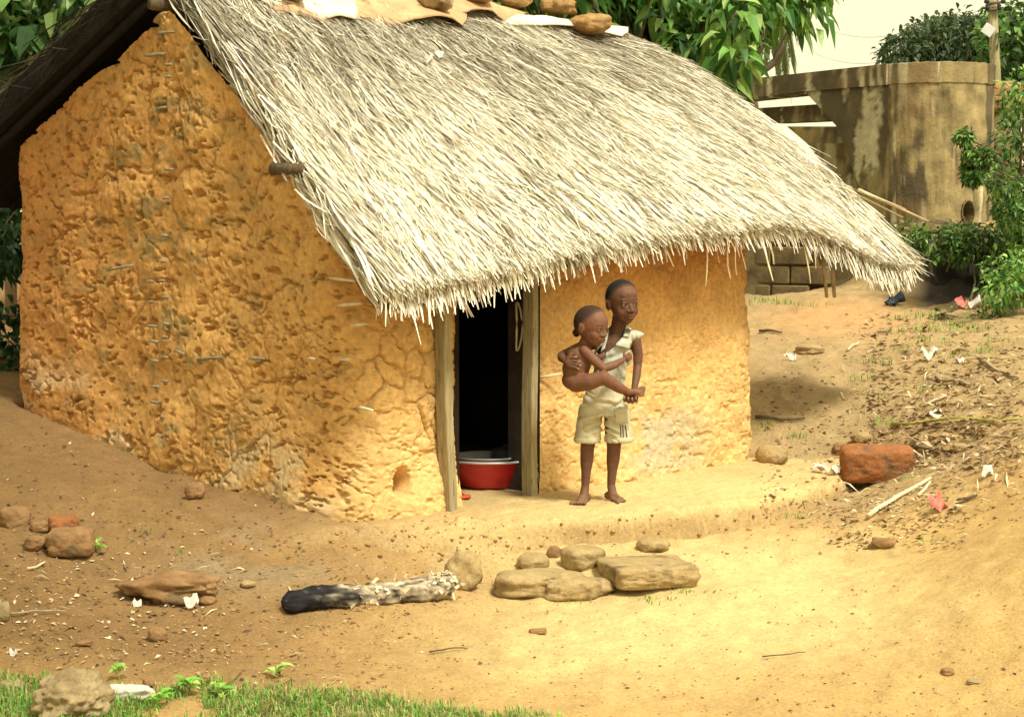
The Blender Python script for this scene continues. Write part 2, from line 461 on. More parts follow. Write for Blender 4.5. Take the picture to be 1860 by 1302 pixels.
def build_ground():
    xs = np.concatenate([np.geomspace(-300, -6, 26), np.linspace(-5.6, -3.1, 22), np.arange(-3.0, 4.2, 0.019), np.linspace(4.25, 8, 60), np.geomspace(8.5, 300, 26)])
    ys = np.concatenate([np.linspace(-60, 3, 12), np.linspace(4, 6.6, 16), np.arange(6.7, 13.4, 0.019), np.linspace(13.45, 22, 200), np.geomspace(22.5, 500, 34)])
    Y, X = np.meshgrid(ys, xs, indexing='ij')
    x, y = X.ravel(), Y.ravel()
    z = terrain(x, y)
    px, py = project(np.stack([x, np.maximum(y, 3), z], 1))
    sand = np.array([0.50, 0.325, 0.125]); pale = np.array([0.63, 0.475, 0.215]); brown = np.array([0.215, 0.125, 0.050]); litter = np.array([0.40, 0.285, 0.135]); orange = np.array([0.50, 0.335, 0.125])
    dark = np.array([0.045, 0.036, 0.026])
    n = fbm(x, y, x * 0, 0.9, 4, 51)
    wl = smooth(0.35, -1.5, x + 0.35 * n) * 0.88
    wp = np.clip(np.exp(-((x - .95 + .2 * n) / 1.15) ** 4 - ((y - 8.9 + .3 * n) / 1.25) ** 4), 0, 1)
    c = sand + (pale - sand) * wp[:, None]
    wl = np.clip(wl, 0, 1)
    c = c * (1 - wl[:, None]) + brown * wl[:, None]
    ash = np.exp(-((x + 1.15) / .45) ** 2 - ((y - 9.0) / .35) ** 2) * smooth(-.3, .3, fbm(x, y, x * 0, 3, 3, 66)) * .7
    c = c + (np.array([.30, .25, .16]) - c) * ash[:, None]
    wr = np.clip(smooth(1.25, 1.9, x + 0.4 * n) * smooth(9.7, 10.8, y + 0.5 * n), 0, 1)
    c = c * (1 - wr[:, None]) + litter * wr[:, None]
    wo = np.clip(smooth(1.1, 2.3, x + 0.3 * n) * smooth(10.4, 9.2, y) * 0.85 + smooth(7.9, 7.0, y + .25 * n) * .55, 0, .85)
    c = c * (1 - wo[:, None]) + orange * wo[:, None]
    wm = np.exp(-((x - 2.55) / 0.55) ** 2 - ((y - 15.7) / 1.1) ** 2) * 0.9
    c = c * (1 - wm[:, None]) + np.array([0.58, 0.33, 0.14]) * wm[:, None]
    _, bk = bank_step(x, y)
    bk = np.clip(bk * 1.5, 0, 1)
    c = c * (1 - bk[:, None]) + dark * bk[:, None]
    far = smooth(18, 24, np.hypot(x, y))
    c = c * (1 - far[:, None]) + np.array([0.10, 0.11, 0.045]) * far[:, None]
    c = c * (1 + 0.10 * fbm(x, y, x * 0, 2.5, 4, 61) + 0.16 * fbm(x, y * 0.6, x * 0, 16, 4, 62))[:, None]
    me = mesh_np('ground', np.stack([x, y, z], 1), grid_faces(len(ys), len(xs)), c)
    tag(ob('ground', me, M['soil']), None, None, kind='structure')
    # the trodden earth platform the hut stands on
    ss = np.arange(-0.75, 4.2, 0.014)
    ww = np.concatenate([np.linspace(-2.75, -0.25, 14), np.arange(-0.2, 1.55, 0.012)])
    W, S = np.meshgrid(ww, ss, indexing='ij')
    s, w = S.ravel(), W.ravel()
    z = plinth_z(s, np.maximum(w, 0))
    x, y = hut(s, -w)
    c = np.array([0.63, 0.46, 0.205]) * (1 + 0.20 * fbm(x, y, z, 3, 4, 71))[:, None]  # top paled in colour, as if lit from above
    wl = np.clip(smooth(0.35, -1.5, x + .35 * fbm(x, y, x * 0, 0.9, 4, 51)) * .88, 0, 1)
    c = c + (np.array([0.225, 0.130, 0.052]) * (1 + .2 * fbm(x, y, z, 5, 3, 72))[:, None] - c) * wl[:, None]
    we = np.interp(s, PL_S, PL_W)
    face = smooth(-.030, -.085, z) * (.35 + .65 * smooth(0.5, .9, s)) * (w > .1)  # step face darkened in colour to stand in for its shading
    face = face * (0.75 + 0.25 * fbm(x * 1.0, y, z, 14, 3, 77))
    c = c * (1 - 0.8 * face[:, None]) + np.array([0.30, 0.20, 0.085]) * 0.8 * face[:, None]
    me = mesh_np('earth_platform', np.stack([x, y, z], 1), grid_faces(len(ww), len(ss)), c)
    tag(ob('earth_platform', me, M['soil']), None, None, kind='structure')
build_ground()

# ------------------------------------------------------------------ roof surface
EAVE = [(702,524),(760,516),(850,500),(900,486),(985,461),(1100,434),(1200,414),(1300,404),(1400,398),(1450,406),(1520,436),(1580,472),(1630,488),(1658,478)]
_es, _ez = [], []
for q in EAVE:
    s_, z_, _ = hit_front(q[0], q[1], -0.33)
    _es.append(float(s_)); _ez.append(float(z_))
SE1 = _es[-1]
def roof(a, v, lump=True):
    a, v = np.asarray(a, float), np.asarray(v, float)
    sr = 0.06 + 3.78 * a
    zr = 2.80 + (2.655 - 2.80) * a
    se = _es[0] + (SE1 - _es[0]) * a
    ze = np.interp(se, _es, _ez)
    s = sr + (se - sr) * v
    t = 1.43 + (-0.33 - 1.43) * v
    z = zr + (ze - zr) * v + np.sin(np.pi * np.clip(v, 0, 1)) * (0.012 + 0.115 * smooth(0.6, 1.0, a))
    x, y = hut(s, t)
    if lump:
        z = z + 0.030 * fbm(a * 4.3, v * 2.4, a * 0, 2.2, 3, 81) * (1 - 0.5 * smooth(.9, 1, v))
    return np.stack([x, y, z], -1)
def roof_back(a, v):
    a, v = np.asarray(a, float), np.asarray(v, float)
    s = -0.12 + 4.0 * a - 0.04 * v
    t = 1.43 + 2.15 * v
    z = 2.80 - 0.145 * a - 0.505 * 2.15 * v
    x, y = hut(s, t)
    return np.stack([x, y, z], -1)
def roof_under(s, t):
    """height of the underside above a point of the plan"""
    s, t = np.asarray(s, float), np.asarray(t, float)
    v = np.clip((1.43 - t) / 1.76, 0, 1)
    a = np.clip((s + 0.12) / (3.96 + v * 0.6), 0, 1)
    zf = roof(a, v, False)[..., 2] - 0.17
    zb = 2.80 - 0.145 * a - 0.505 * (t - 1.43) - 0.29
    return np.where(t < 1.43, zf, np.minimum(zb, 2.47))

# ------------------------------------------------------------------ the hut
hx, hy = hut(1.7, 1.43)
HUT = thing('mud_hut', 'ochre mud hut with cracked walls and pale thatched roof', 'hut', (float(hx), float(hy), 0.0))

def path_points():
    """outer outline of the walls, rounded at the corners: list of (s,t), starting at the back-left"""
    corners = [((0, GD), 0.22), ((0, 0), 0.30), ((FL, 0), 0.34), ((FL, GD), 0.25)]
    pts = []
    n = len(corners)
    for k in range(n):
        (c, r) = corners[k]
        prv = np.array(corners[k - 1][0], float); nx = np.array(corners[(k + 1) % n][0], float); c = np.array(c, float)
        d0 = (prv - c) / np.linalg.norm(prv - c); d1 = (nx - c) / np.linalg.norm(nx - c)
        cen = c + (d0 + d1) * r
        for q in np.linspace(0, math.pi / 2, 14):
            pts.append(cen - d1 * r * math.cos(q) - d0 * r * math.sin(q))
    pts.append(pts[0])
    return np.array(pts)

def build_walls():
    P = path_points()
    seg = np.linalg.norm(np.diff(P, axis=0), axis=1)
    L = np.concatenate([[0], np.cumsum(seg)])
    total = L[-1]
    vis = GD + FL + 0.9
    u = np.concatenate([np.arange(0, vis, 0.0075), np.linspace(vis + 0.05, total, 60)])
    s = np.interp(u, L, P[:, 0]); t = np.interp(u, L, P[:, 1])
    ds, dt = np.gradient(s), np.gradient(t)
    ln = np.hypot(ds, dt); ns, nt_ = -dt / ln, ds / ln           # outward normal in hut frame
    flip = np.sign(ns * (s - FL / 2) + nt_ * (t - GD / 2)); ns, nt_ = ns * flip, nt_ * flip
    rows = 330
    vv = np.linspace(0, 1, rows)
    zb = np.full(len(u), -0.30)
    zt = roof_under(s, t) + 0.0
    zt = np.convolve(np.pad(zt, 12, mode='edge'), np.ones(25) / 25, 'valid') + 0.02 * noise3(u, u * 0, u * 0, 6, 91)
    V, U = np.meshgrid(vv, u, indexing='ij')
    Z = zb + (zt - zb) * V
    S0, T0 = np.broadcast_to(s, V.shape), np.broadcast_to(t, V.shape)
    NS, NT = np.broadcast_to(ns, V.shape), np.broadcast_to(nt_, V.shape)
    uu, zz = U.ravel(), Z.ravel()
    s0, t0 = S0.ravel(), T0.ravel()
    # relief: dabs of mud, cracks and pits
    wu = uu + 0.055 * fbm(uu, zz, uu * 0, 7, 4, 101, .6); wz = zz + 0.055 * fbm(uu, zz, uu * 0, 7, 4, 111, .6)
    front = smooth(0.25, -0.02, t0) * smooth(-0.1, 0.15, s0)      # 1 on the front wall
    dis = 0.045 * fbm(uu, zz, uu * 0, 1.6, 3, 121) + 0.008 * fbm(uu, zz, uu * 0, 7, 4, 131) + 0.005 * fbm(uu, zz, uu * 0, 30, 3, 141)
    # the wall spreads towards its foot
    dis = dis + 0.07 * smooth(0.45, -0.1, zz - 0.14 * np.clip(t0, 0, 3)) * (0.6 + 0.4 * noise3(uu, zz, uu * 0, 3, 151))
    # big cracked plates either side of the door, smoother towards the eaves
    f1, f2, cid = worley(wu * 7.5, wz * 6.5, 5)
    nearD = np.exp(-((s0 - 0.35) / 0.42) ** 2) * front
    right = smooth(S_D1 - .05, S_D1 + .05, s0) * front
    plate = np.clip(nearD * 1.0 + right * smooth(0.62, 0.2, zz) * 0.35 * smooth(S_D1 + .75, S_D1 + .25, s0), 0, 1) * smooth(1.05, 0.75, zz) * smooth(-.35, .15, fbm(uu, zz, uu * 0, 2.5, 2, 155) + .25)
    crack = 1 - smooth(0.0, 0.10, f2 - f1)
    dis = dis - plate * (0.030 * crack) + plate * 0.018 * (cid - 0.4) + plate * 0.018 * (1 - f1) 
    # gable: small dabs, horizontal pits and hair cracks
    f1b, f2b, cidb = worley(wu * 13, wz * 19, 6)
    gab = 1 - front * 0.85
    msk = smooth(-0.30, 0.25, fbm(uu, zz, uu * 0, 3.2, 3, 161))
    crack2 = (1 - smooth(0.0, 0.15, f2b - f1b)) * msk
    dis = dis - gab * 0.016 * crack2 * smooth(.05, .35, fbm(uu, zz, uu * 0, 6, 2, 163)) + gab * 0.004 * (cidb - 0.5)
    pit = smooth(0.30, 0.52, fbm(uu * 1.0, zz * 1.9, uu * 0, 13, 3, 171))
    dis = dis - gab * 0.034 * smooth(0.43, 0.55, fbm(uu * 1.0, zz * 1.9, uu * 0, 15, 3, 171)) - (1 - gab) * 0.012 * pit * (0.35 + 0.65 * smooth(0.9, 0.4, zz))
    f1c, f2c, _ = worley(wu * 3.4 + 3, wz * 3.1, 9)
    crack3 = (1 - smooth(0.0, 0.035, f2c - f1c)) * smooth(-0.1, 0.3, fbm(uu, zz, uu * 0, 2.1, 2, 181))
    dis = dis - 0.022 * crack3 * (1 - 0.9 * right) + gab * 0.020 * (0.5 - f1c)
    lump = np.abs(fbm(wu * 1.0, wz * 1.25, uu * 0, 11, 3, 185))
    dis = dis + gab * (0.004 * smooth(0.0, 0.22, lump) - 0.002) - gab * 0.030 * smooth(.44, .54, fbm(wu * .8, wz * 2.2, uu * 0, 19, 3, 189)) + gab * .004 * fbm(uu, zz, uu * 0, 9, 4, 195) + right * smooth(.7, .2, zz) * 0.010 * fbm(uu, zz, uu * 0, 16, 3, 187)
    # rat hole near the foot of the wall left of the door
    hs, hz, _ = hit_front(742, 880, -0.05)
    hole = np.exp(-(((s0 - hs) / 0.042) ** 2 + ((zz - hz) / 0.062) ** 2) ** 2) * (t0 < 0.3)
    dis = dis - 0.22 * hole
    # ragged right-hand corner
    rc = smooth(FL - 0.35, FL - 0.05, s0) * (t0 < 0.5)
    dis = dis + rc * 0.030 * fbm(uu, zz, uu * 0, 11, 3, 191)
    Sd = s0 + NS.ravel() * dis; Td = t0 + NT.ravel() * dis
    x, y = hut(Sd, Td)
    # earth colours
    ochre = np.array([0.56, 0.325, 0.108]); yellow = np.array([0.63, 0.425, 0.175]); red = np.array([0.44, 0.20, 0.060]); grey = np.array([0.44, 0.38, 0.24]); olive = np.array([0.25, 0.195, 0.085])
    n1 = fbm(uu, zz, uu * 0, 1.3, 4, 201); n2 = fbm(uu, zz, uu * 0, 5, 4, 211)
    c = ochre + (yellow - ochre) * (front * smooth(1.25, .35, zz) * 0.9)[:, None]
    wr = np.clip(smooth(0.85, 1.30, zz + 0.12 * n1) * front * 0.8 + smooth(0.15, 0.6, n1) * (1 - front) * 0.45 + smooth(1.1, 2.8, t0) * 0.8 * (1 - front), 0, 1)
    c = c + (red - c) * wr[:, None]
    gs, gz, _ = hit_front(1210, 800, -0.03)
    wg = np.exp(-((s0 - gs) / 0.38) ** 4 - ((zz - gz) / 0.19) ** 4) * smooth(-.25, .1, n2 + .1) * front
    wg = np.clip(wg + (1 - front) * smooth(0.5, 0.12, zz - 0.12 * t0) * smooth(-.1, .4, n2) * 0.6, 0, 1)
    c = c + (grey - c) * wg[:, None]
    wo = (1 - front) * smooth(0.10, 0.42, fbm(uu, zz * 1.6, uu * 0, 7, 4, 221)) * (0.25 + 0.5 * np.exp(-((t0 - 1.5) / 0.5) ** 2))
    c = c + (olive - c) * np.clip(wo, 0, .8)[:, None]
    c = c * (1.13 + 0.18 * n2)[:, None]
    F = grid_faces(rows, len(u))
    fc = (s0[F].mean(1), zz[F].mean(1), t0[F].mean(1))
    inside = (hole[F].mean(1) > .72) | (fc[0] > S_D0) & (fc[0] < S_D1) & (fc[2] < 0.3) & (fc[1] > -0.28)
    F = F[~inside][:, ::-1]
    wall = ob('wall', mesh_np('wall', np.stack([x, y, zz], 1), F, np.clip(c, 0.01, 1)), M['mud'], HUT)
    # inner face and door reveals, coarse
    u2 = np.linspace(0, total, 160)
    s = np.interp(u2, L, P[:, 0]); t = np.interp(u2, L, P[:, 1])
    cs, ct = FL / 2, GD / 2
    s2 = cs + (s - cs) * (1 - 0.17 / cs); t2 = ct + (t - ct) * (1 - 0.17 / ct)
    zt = roof_under(s, t)
    parts = []
    V, U = np.meshgrid(np.linspace(0, 1, 12), np.arange(len(u2)), indexing='ij')
    x, y = hut(s2[U.ravel()], t2[U.ravel()])
    z = -0.3 + (zt[U.ravel()] + 0.3) * V.ravel()
    F = grid_faces(12, len(u2))
    inn = ((s2[U.ravel()][F].mean(1) > S_D0 - 0.02) & (s2[U.ravel()][F].mean(1) < S_D1 + 0.02) & (t2[U.ravel()][F].mean(1) < 0.4))
    parts.append((np.stack([x, y, z], 1), F[~inn]))
    for sd in (S_D0 - 0.006, S_D1 + 0.006):
        q = []
        for tt in (-0.03, 0.2):
            for zz_ in (-0.3, 1.35):
                xx, yy = hut(sd, tt); q.append((float(xx), float(yy), zz_))
        parts.append((np.array(q), np.array([[0, 1, 3, 2]])))
    V_, F_, _ = merge(parts)
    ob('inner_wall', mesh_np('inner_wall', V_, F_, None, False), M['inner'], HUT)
    return wall
WALL = build_walls()

def stick_on_gable(px, py, length, rad, mt, tilt=0.0, sg=-0.02):
    t, z, d = hit_gable(px, py, sg)
    t = float(t); z = float(z)
    pts = []
    for k in (-0.5, -0.2, 0.2, 0.5):
        x, y = hut(sg - 0.012 + random.uniform(-.004, .004), t - k * length)
        pts.append((float(x), float(y), z + tilt * k * length))
    V, F = tube(pts, [rad * .8, rad, rad, rad * .7], 7, True, 0.08, int(px))
    b = V.mean(0)
    ob('wattle_stick', mesh_np('wattle_stick', V, F), mt, WALL)
row = [(305,60,.13),(285,100,.17),(310,118,.05),(308,140,.05),(296,197,.08),(310,308,.07),(305,360,.05),(302,428,.05),(300,475,.05),(276,511,.05),(297,510,.05),(277,548,.045),
       (304,540,.05),(279,592,.085),(304,588,.04),(283,620,.075),(303,612,.05),(284,655,.075),(304,649,.04),(286,702,.06),(303,692,.045),(285,730,.06),(289,812,.035),(303,810,.05),(300,757,.04)]
for (px, py, ln_) in row:
    stick_on_gable(px, py, ln_, 0.0085, M['stick_grey'], random.uniform(-.05, .1))
for (px, py, ln_, tl) in [(223,486,.22,.12),(385,650,.20,.1),(470,651,.12,.02),(570,651,.05,0),(620,450,.06,-.05),(640,553,.17,.1),(628,508,.20,-.05),(655,590,.11,.12),(630,653,.07,.05),(668,742,.1,-.1),(645,470,.07,0),(490,858,.09,.1),(330,640,.08,-.2)]:
    stick_on_gable(px, py, ln_, 0.008, M['stick_pale'] if px > 560 else M['stick_grey'], tl, 0.02 if px > 600 else -0.02)
# end of a wall beam under the rake
t_, z_, _ = hit_gable(503, 307, -0.05)
bx_ = [hut(-0.06, float(t_) + 0.02), hut(-0.03, float(t_) - 0.20)]
V, F = tube([(float(b[0]), float(b[1]), float(z_)) for b in bx_], 0.032, 10, True, 0.05)
ob('beam_end', mesh_np('beam_end', V, F), M['bark'], HUT)
# twig poking from the wall beside the door
s_, z_, _ = hit_front(988, 683, 0)
q0, q1 = hut(float(s_) - .06, 0.02), hut(float(s_) + 0.06, -0.07)
V, F = tube([(float(q0[0]), float(q0[1]), float(z_) - .01), (float(q1[0]), float(q1[1]), float(z_) + .012)], 0.008, 7)
ob('wattle_stick', mesh_np('wattle_stick', V, F), M['stick_pale'], WALL)

# ------------------------------------------------------------------ door posts
def post(name, s0, s1, ztop, wid, dep, t, lean=0.0, bulge=0):
    n = 14
    V = []
    for k in range(n):
        f = k / (n - 1)
        sc = s0 + (s1 - s0) * f + 0.004 * math.sin(f * 9 + bulge)
        w = wid * (1 - 0.12 * f) * (1 + 0.05 * math.sin(f * 13 + bulge))
        z = -0.05 + (ztop + 0.05) * f
        prof = [(-.5, -.42), (-.42, -.5), (.42, -.5), (.5, -.42), (.5, .5), (-.5, .5)]
        for (a, b) in prof:
            x, y = hut(sc + a * w, t + b * dep)
            V.append((float(x), float(y), z))
    F = [grid_faces(n, 6, 0, True), np.array([[0, 1, 2, 3, 4, 5][::-1], [(n - 1) * 6 + q for q in range(6)]])]
    return ob(name, mesh_np(name, np.array(V), F, None, False), M['wood_post'], HUT)
sl0, _, _ = hit_front(817, 920, -0.05); sl1, _, _ = hit_front(800, 545, -0.05)
sr0, _, _ = hit_front(962, 900, -0.05); sr1, _, _ = hit_front(965, 510, -0.05)
post('door_post', float(sl0), float(sl1), 1.30, 0.055, 0.07, -0.045, bulge=1)
post('door_post', float(sr0) + .012, float(sr1) + .008, 1.34, 0.050, 0.07, -0.04, bulge=2)

# ------------------------------------------------------------------ roof: slabs, rafters, thatch
def slab(fn, n, m, th):
    A, Vv = np.meshgrid(np.linspace(0, 1, n), np.linspace(0, 1, m), indexing='ij')
    top = fn(A.ravel(), Vv.ravel())
    bot = top - np.array([0, 0, 1]) * th
    F1 = grid_faces(n, m)
    F2 = F1[:, ::-1] + n * m
    i = np.arange(n) * m; j = np.arange(m); N = n * m
    e = []
    for line in (i, i + m - 1, j, j + (n - 1) * m):
        e.append(np.stack([line[:-1], line[1:], line[1:] + N, line[:-1] + N], 1))
    return np.concatenate([top, bot]), [F1, F2] + e
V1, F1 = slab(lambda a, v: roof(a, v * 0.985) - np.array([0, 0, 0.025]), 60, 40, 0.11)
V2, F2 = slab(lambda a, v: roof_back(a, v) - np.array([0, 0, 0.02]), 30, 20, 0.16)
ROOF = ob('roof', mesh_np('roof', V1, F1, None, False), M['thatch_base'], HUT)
ob('back_slope', mesh_np('back_slope', V2, F2, None, False), M['shade_black'], ROOF)
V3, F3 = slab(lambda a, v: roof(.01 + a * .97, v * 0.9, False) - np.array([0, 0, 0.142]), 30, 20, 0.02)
ob('shade_lining', mesh_np('shade_lining', V3, F3, None, False), M['shade_black'], ROOF)  # added dark sheet: roof shade put into its colour

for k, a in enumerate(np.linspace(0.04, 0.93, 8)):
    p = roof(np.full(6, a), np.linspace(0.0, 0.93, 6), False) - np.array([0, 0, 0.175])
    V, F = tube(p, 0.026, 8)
    ob('rafter', mesh_np('rafter', V, F), M['shade_black'], ROOF)
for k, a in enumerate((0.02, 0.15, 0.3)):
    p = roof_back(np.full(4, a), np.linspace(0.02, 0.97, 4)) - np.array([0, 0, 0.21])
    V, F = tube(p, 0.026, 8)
    ob('rafter', mesh_np('rafter', V, F), M['shade_black'], ROOF)
V, F = tube([tuple(float(q) for q in hut(-0.06, 1.43)) + (2.56,), tuple(float(q) for q in hut(3.8, 1.43)) + (2.40,)], 0.035, 8)
ob('ridge_pole', mesh_np('ridge_pole', V, F), M['bark'], ROOF)

def blades(fn, a, v, L, drift, wid, lift0, lift1, colr, seg=3, rnd=None, curl=0.01):
    """strips of straw lying on a roof surface fn(a, v)"""
    n = len(a)
    e = 1e-3
    rnd = rnd or np.random.default_rng(3)
    slope = np.linalg.norm(fn(a, v + e) - fn(a, v), axis=1) / e
    along = np.linalg.norm(fn(a + e, v) - fn(a, v), axis=1) / e
    rows = []
    tw = rnd.uniform(-.9, .9, n)
    bend = rnd.normal(0, 1, n) * curl
    for k in range(seg + 1):
        f = k / seg
        vk = v + f * L / slope
        ak = a + (f * drift + bend * math.sin(f * math.pi)) / along
        P = fn(ak, vk)
        T = fn(ak, vk + e) - P; T /= np.linalg.norm(T, axis=1)[:, None]
        S = fn(ak + e, vk) - P; S /= np.linalg.norm(S, axis=1)[:, None]
        N = np.cross(S, T); N /= np.linalg.norm(N, axis=1)[:, None]
        N *= np.sign(N[:, 2:3])
        P = P + N * (lift0 + (lift1 - lift0) * f ** 1.3)[:, None]
        D = S * np.cos(tw)[:, None] + N * np.sin(tw)[:, None]
        w = wid * (0.75 if k == 0 else (0.35 if k == seg else 1.0)) / 2
        rows.append((P - D * w[:, None], P + D * w[:, None]))
    V = np.stack([q for r in rows for q in r], 1).reshape(-1, 3)          # (n, 2(seg+1), 3)
    base = np.arange(n)[:, None] * 2 * (seg + 1)
    F = np.concatenate([np.stack([base[:, 0] + 2 * k, base[:, 0] + 2 * k + 1, base[:, 0] + 2 * k + 3, base[:, 0] + 2 * k + 2], 1) for k in range(seg)])
    C = np.repeat(colr, 2 * (seg + 1), 0)
    return V, F, C

def straw_colour(v, n, rnd, a=None):
    pale = np.array([0.87, 0.82, 0.66]); grey = np.array([0.34, 0.31, 0.225]); brown = np.array([0.33, 0.25, 0.15])
    g = smooth(0.62, 0.0, v + rnd.normal(0, .22, n))
    if a is not None:
        g = np.clip(g + .55 * fbm(a * 8, v * 4.6, a * 0, 1.1, 3, 301), 0, 1)
    c = pale + (grey - pale) * g[:, None]
    b = rnd.random(n) < 0.10
    c[b] = brown
    c *= (0.50 + 0.66 * rnd.random(n) ** 0.7)[:, None]
    return c

def build_thatch():
    rnd = np.random.default_rng(5)
    parts = []
    n = 62000
    a = rnd.uniform(-0.004, 1.004, n)
    v = rnd.uniform(-0.02, 0.97, n)
    L = rnd.uniform(0.16, 0.55, n)
    L = np.minimum(L, (1.01 - v) * 2.45 + 0.01)
    drift = L * (rnd.normal(0.0, 0.20, n) + 0.35 * fbm(a * 9, v * 5, a * 0, 2.2, 3, 7))
    drift = np.where(a < .05, np.abs(drift) * .4, drift)
    wid = rnd.uniform(0.003, 0.0085, n) * (1 + 0.4 * v)
    l0 = rnd.uniform(-0.02, 0.02, n); l1 = l0 + np.abs(rnd.normal(0.012, 0.016, n))
    parts.append(blades(roof, a, v, L, drift, wid, l0, l1, straw_colour(v + L / 2.45, n, rnd, a), 3, rnd, 0.020))
    # tousled stray straws standing off the surface
    n = 7000
    a = rnd.uniform(0, 1, n); v = rnd.uniform(0, 0.95, n)
    L = rnd.uniform(0.08, 0.26, n); drift = L * rnd.normal(0, 0.55, n); drift = np.where(a < .05, np.abs(drift) * .4, drift)
    wid = rnd.uniform(0.005, 0.010, n)
    l0 = rnd.uniform(0.0, 0.02, n); l1 = l0 + np.abs(rnd.normal(0.01, 0.022, n))
    L = np.minimum(L, (1.02 - v) * 2.45)
    parts.append(blades(roof, a, v, L, drift, wid, l0, l1, straw_colour(v + .25, n, rnd), 3, rnd, 0.03))
    # combed lower courses: broad pale strips with cut ends at the eave, several deep
    n = 5200
    a = rnd.uniform(-0.004, 1.004, n); v = rnd.uniform(0.72, 0.92, n)
    L = (1.0 - v) * 2.45 + rnd.normal(-0.01, 0.03, n)
    drift = L * rnd.normal(0.0, 0.11, n)
    wid = rnd.uniform(0.008, 0.018, n)
    l0 = rnd.uniform(-0.07, 0.03, n); l1 = l0 + rnd.normal(0, 0.012, n)
    parts.append(blades(roof, a, v, L, drift, wid, l0, l1, straw_colour(v + .25, n, rnd), 3, rnd, 0.01))
    # back slope and the ragged verges at the gable
    n = 5000
    a = rnd.uniform(0.0, 1.0, n); v = rnd.uniform(0, 0.97, n); L = rnd.uniform(0.2, 0.5, n)
    parts.append(blades(roof_back, a, v, L, L * rnd.normal(0, .12, n), rnd.uniform(.006, .014, n), rnd.uniform(-.02, .02, n), rnd.uniform(0, .03, n), straw_colour(v * .5, n, rnd) * .6, 2, rnd))
    n = 900
    a = rnd.uniform(-0.012, 0.012, n); v = rnd.uniform(-0.02, 0.95, n); L = rnd.uniform(0.12, 0.4, n)
    parts.append(blades(roof, a, v, np.minimum(L, (1.02 - v) * 2.45), L * rnd.normal(0.02, .035, n), rnd.uniform(.006, .012, n), rnd.uniform(-.12, .02, n), rnd.uniform(-.12, .02, n), straw_colour(v + .2, n, rnd), 3, rnd, .006))
    n = 700
    a = rnd.uniform(0.985, 1.012, n); v = rnd.uniform(0.0, 0.97, n); L = rnd.uniform(0.2, 0.5, n)
    parts.append(blades(roof, a, v, L * np.where(v > .8, .5, 1), L * rnd.normal(0.10, .10, n), rnd.uniform(.006, .013, n), rnd.uniform(-.10, .02, n), rnd.uniform(-.08, .03, n), straw_colour(v + .2, n, rnd), 3, rnd, .012))
    n = 260
    a = rnd.uniform(-0.02, 0.01, n); v = rnd.uniform(0, 0.95, n); L = rnd.uniform(0.15, 0.4, n)
    parts.append(blades(roof_back, a, v, L, L * rnd.normal(-0.1, .2, n), rnd.uniform(.005, .010, n), rnd.uniform(-.18, .02, n), rnd.uniform(-.18, .03, n), straw_colour(v * .4, n, rnd) * .12, 2, rnd))  # verge straw blackened in colour to stand in for shade
    # fringe: cut ends bending down over the eave
    n = 2600
    a = rnd.uniform(-0.003, 1.003, n)
    tri = []
    P0 = roof(a, np.full(n, 0.985)) + np.stack([np.zeros(n), np.zeros(n), rnd.uniform(-.10, .01, n)], 1)
    T = roof(a, np.full(n, 1.0)) - roof(a, np.full(n, 0.98)); T /= np.linalg.norm(T, axis=1)[:, None]
    S = roof(a + 1e-3, np.full(n, .985)) - roof(a, np.full(n, .985)); S /= np.linalg.norm(S, axis=1)[:, None]
    L = np.abs(rnd.normal(0.045, 0.03, n)) + 0.02
    long_ = rnd.random(n) < 0.05
    L = np.where(long_, L + rnd.uniform(.02, .09, n), L)
    wid = rnd.uniform(0.006, 0.015, n)
    sd = rnd.normal(0.0, 0.25, n)
    pts = []
    for k in range(4):
        f = k / 3
        g = np.array([0, 0, -1.0])
        P = P0 - T * 0.04 + (T * (0.04 + L * f * 0.62)[:, None]) + np.outer(L * f * f * 0.55, g) + S * (sd * L * f)[:, None]
        w = wid * (1 if k < 3 else .5) / 2
        pts += [P - S * w[:, None], P + S * w[:, None]]
    V = np.stack(pts, 1).reshape(-1, 3)
    b = np.arange(n) * 8
    F = np.concatenate([np.stack([b + 2 * k, b + 2 * k + 1, b + 2 * k + 3, b + 2 * k + 2], 1) for k in range(3)])
    parts.append((V, F, np.repeat(straw_colour(np.full(n, 1.1), n, rnd), 8, 0)))
    V, F, C = merge(parts)
    o = ob('thatch', mesh_np('thatch', V, F, np.clip(C, .02, .9), False), M['thatch'], ROOF)
    o['kind'] = 'stuff'
build_thatch()

def hang(px, py0, py1, w=0.008, dx=0, t=-0.30, pale=True):
    """one long strip of straw hanging from the eave"""
    s, z, d = hit_front(px, py0, t)
    s1, z1, _ = hit_front(px + dx, py1, t)
    pts = []
    for f in np.linspace(0, 1, 5):
        x, y = hut(float(s) + (float(s1) - float(s)) * f * f, t + 0.02 * math.sin(f * 3 + px))
        pts.append((float(x), float(y), float(z) + 0.03 * (1 - f) + (float(z1) - float(z)) * f))
    pts = np.array(pts)
    ww = w * np.array([.8, 1, 1, .9, .4]) / 2
    S = np.array([RV[0], RV[1], 0])
    N = np.array([PV[0], PV[1], 0]) * 0.0015
    tw = np.array([math.cos(px * 1.3 + k * .3) for k in range(5)])
    D = S[None] * (0.75 + .25 * tw[:, None])
    V = np.concatenate([pts - D * ww[:, None] - N, pts + D * ww[:, None] - N, pts + D * ww[:, None] + N, pts - D * ww[:, None] + N])
    F = []
    for k in range(4):
        for (i, j) in ((0, 1), (1, 2), (2, 3), (3, 0)):
            F.append([i * 5 + k, j * 5 + k, j * 5 + k + 1, i * 5 + k + 1])
    ob('hanging_straw', mesh_np('hanging_straw', V, np.array(F), None, False), M['stick_pale'] if pale else M['stick'], ROOF)
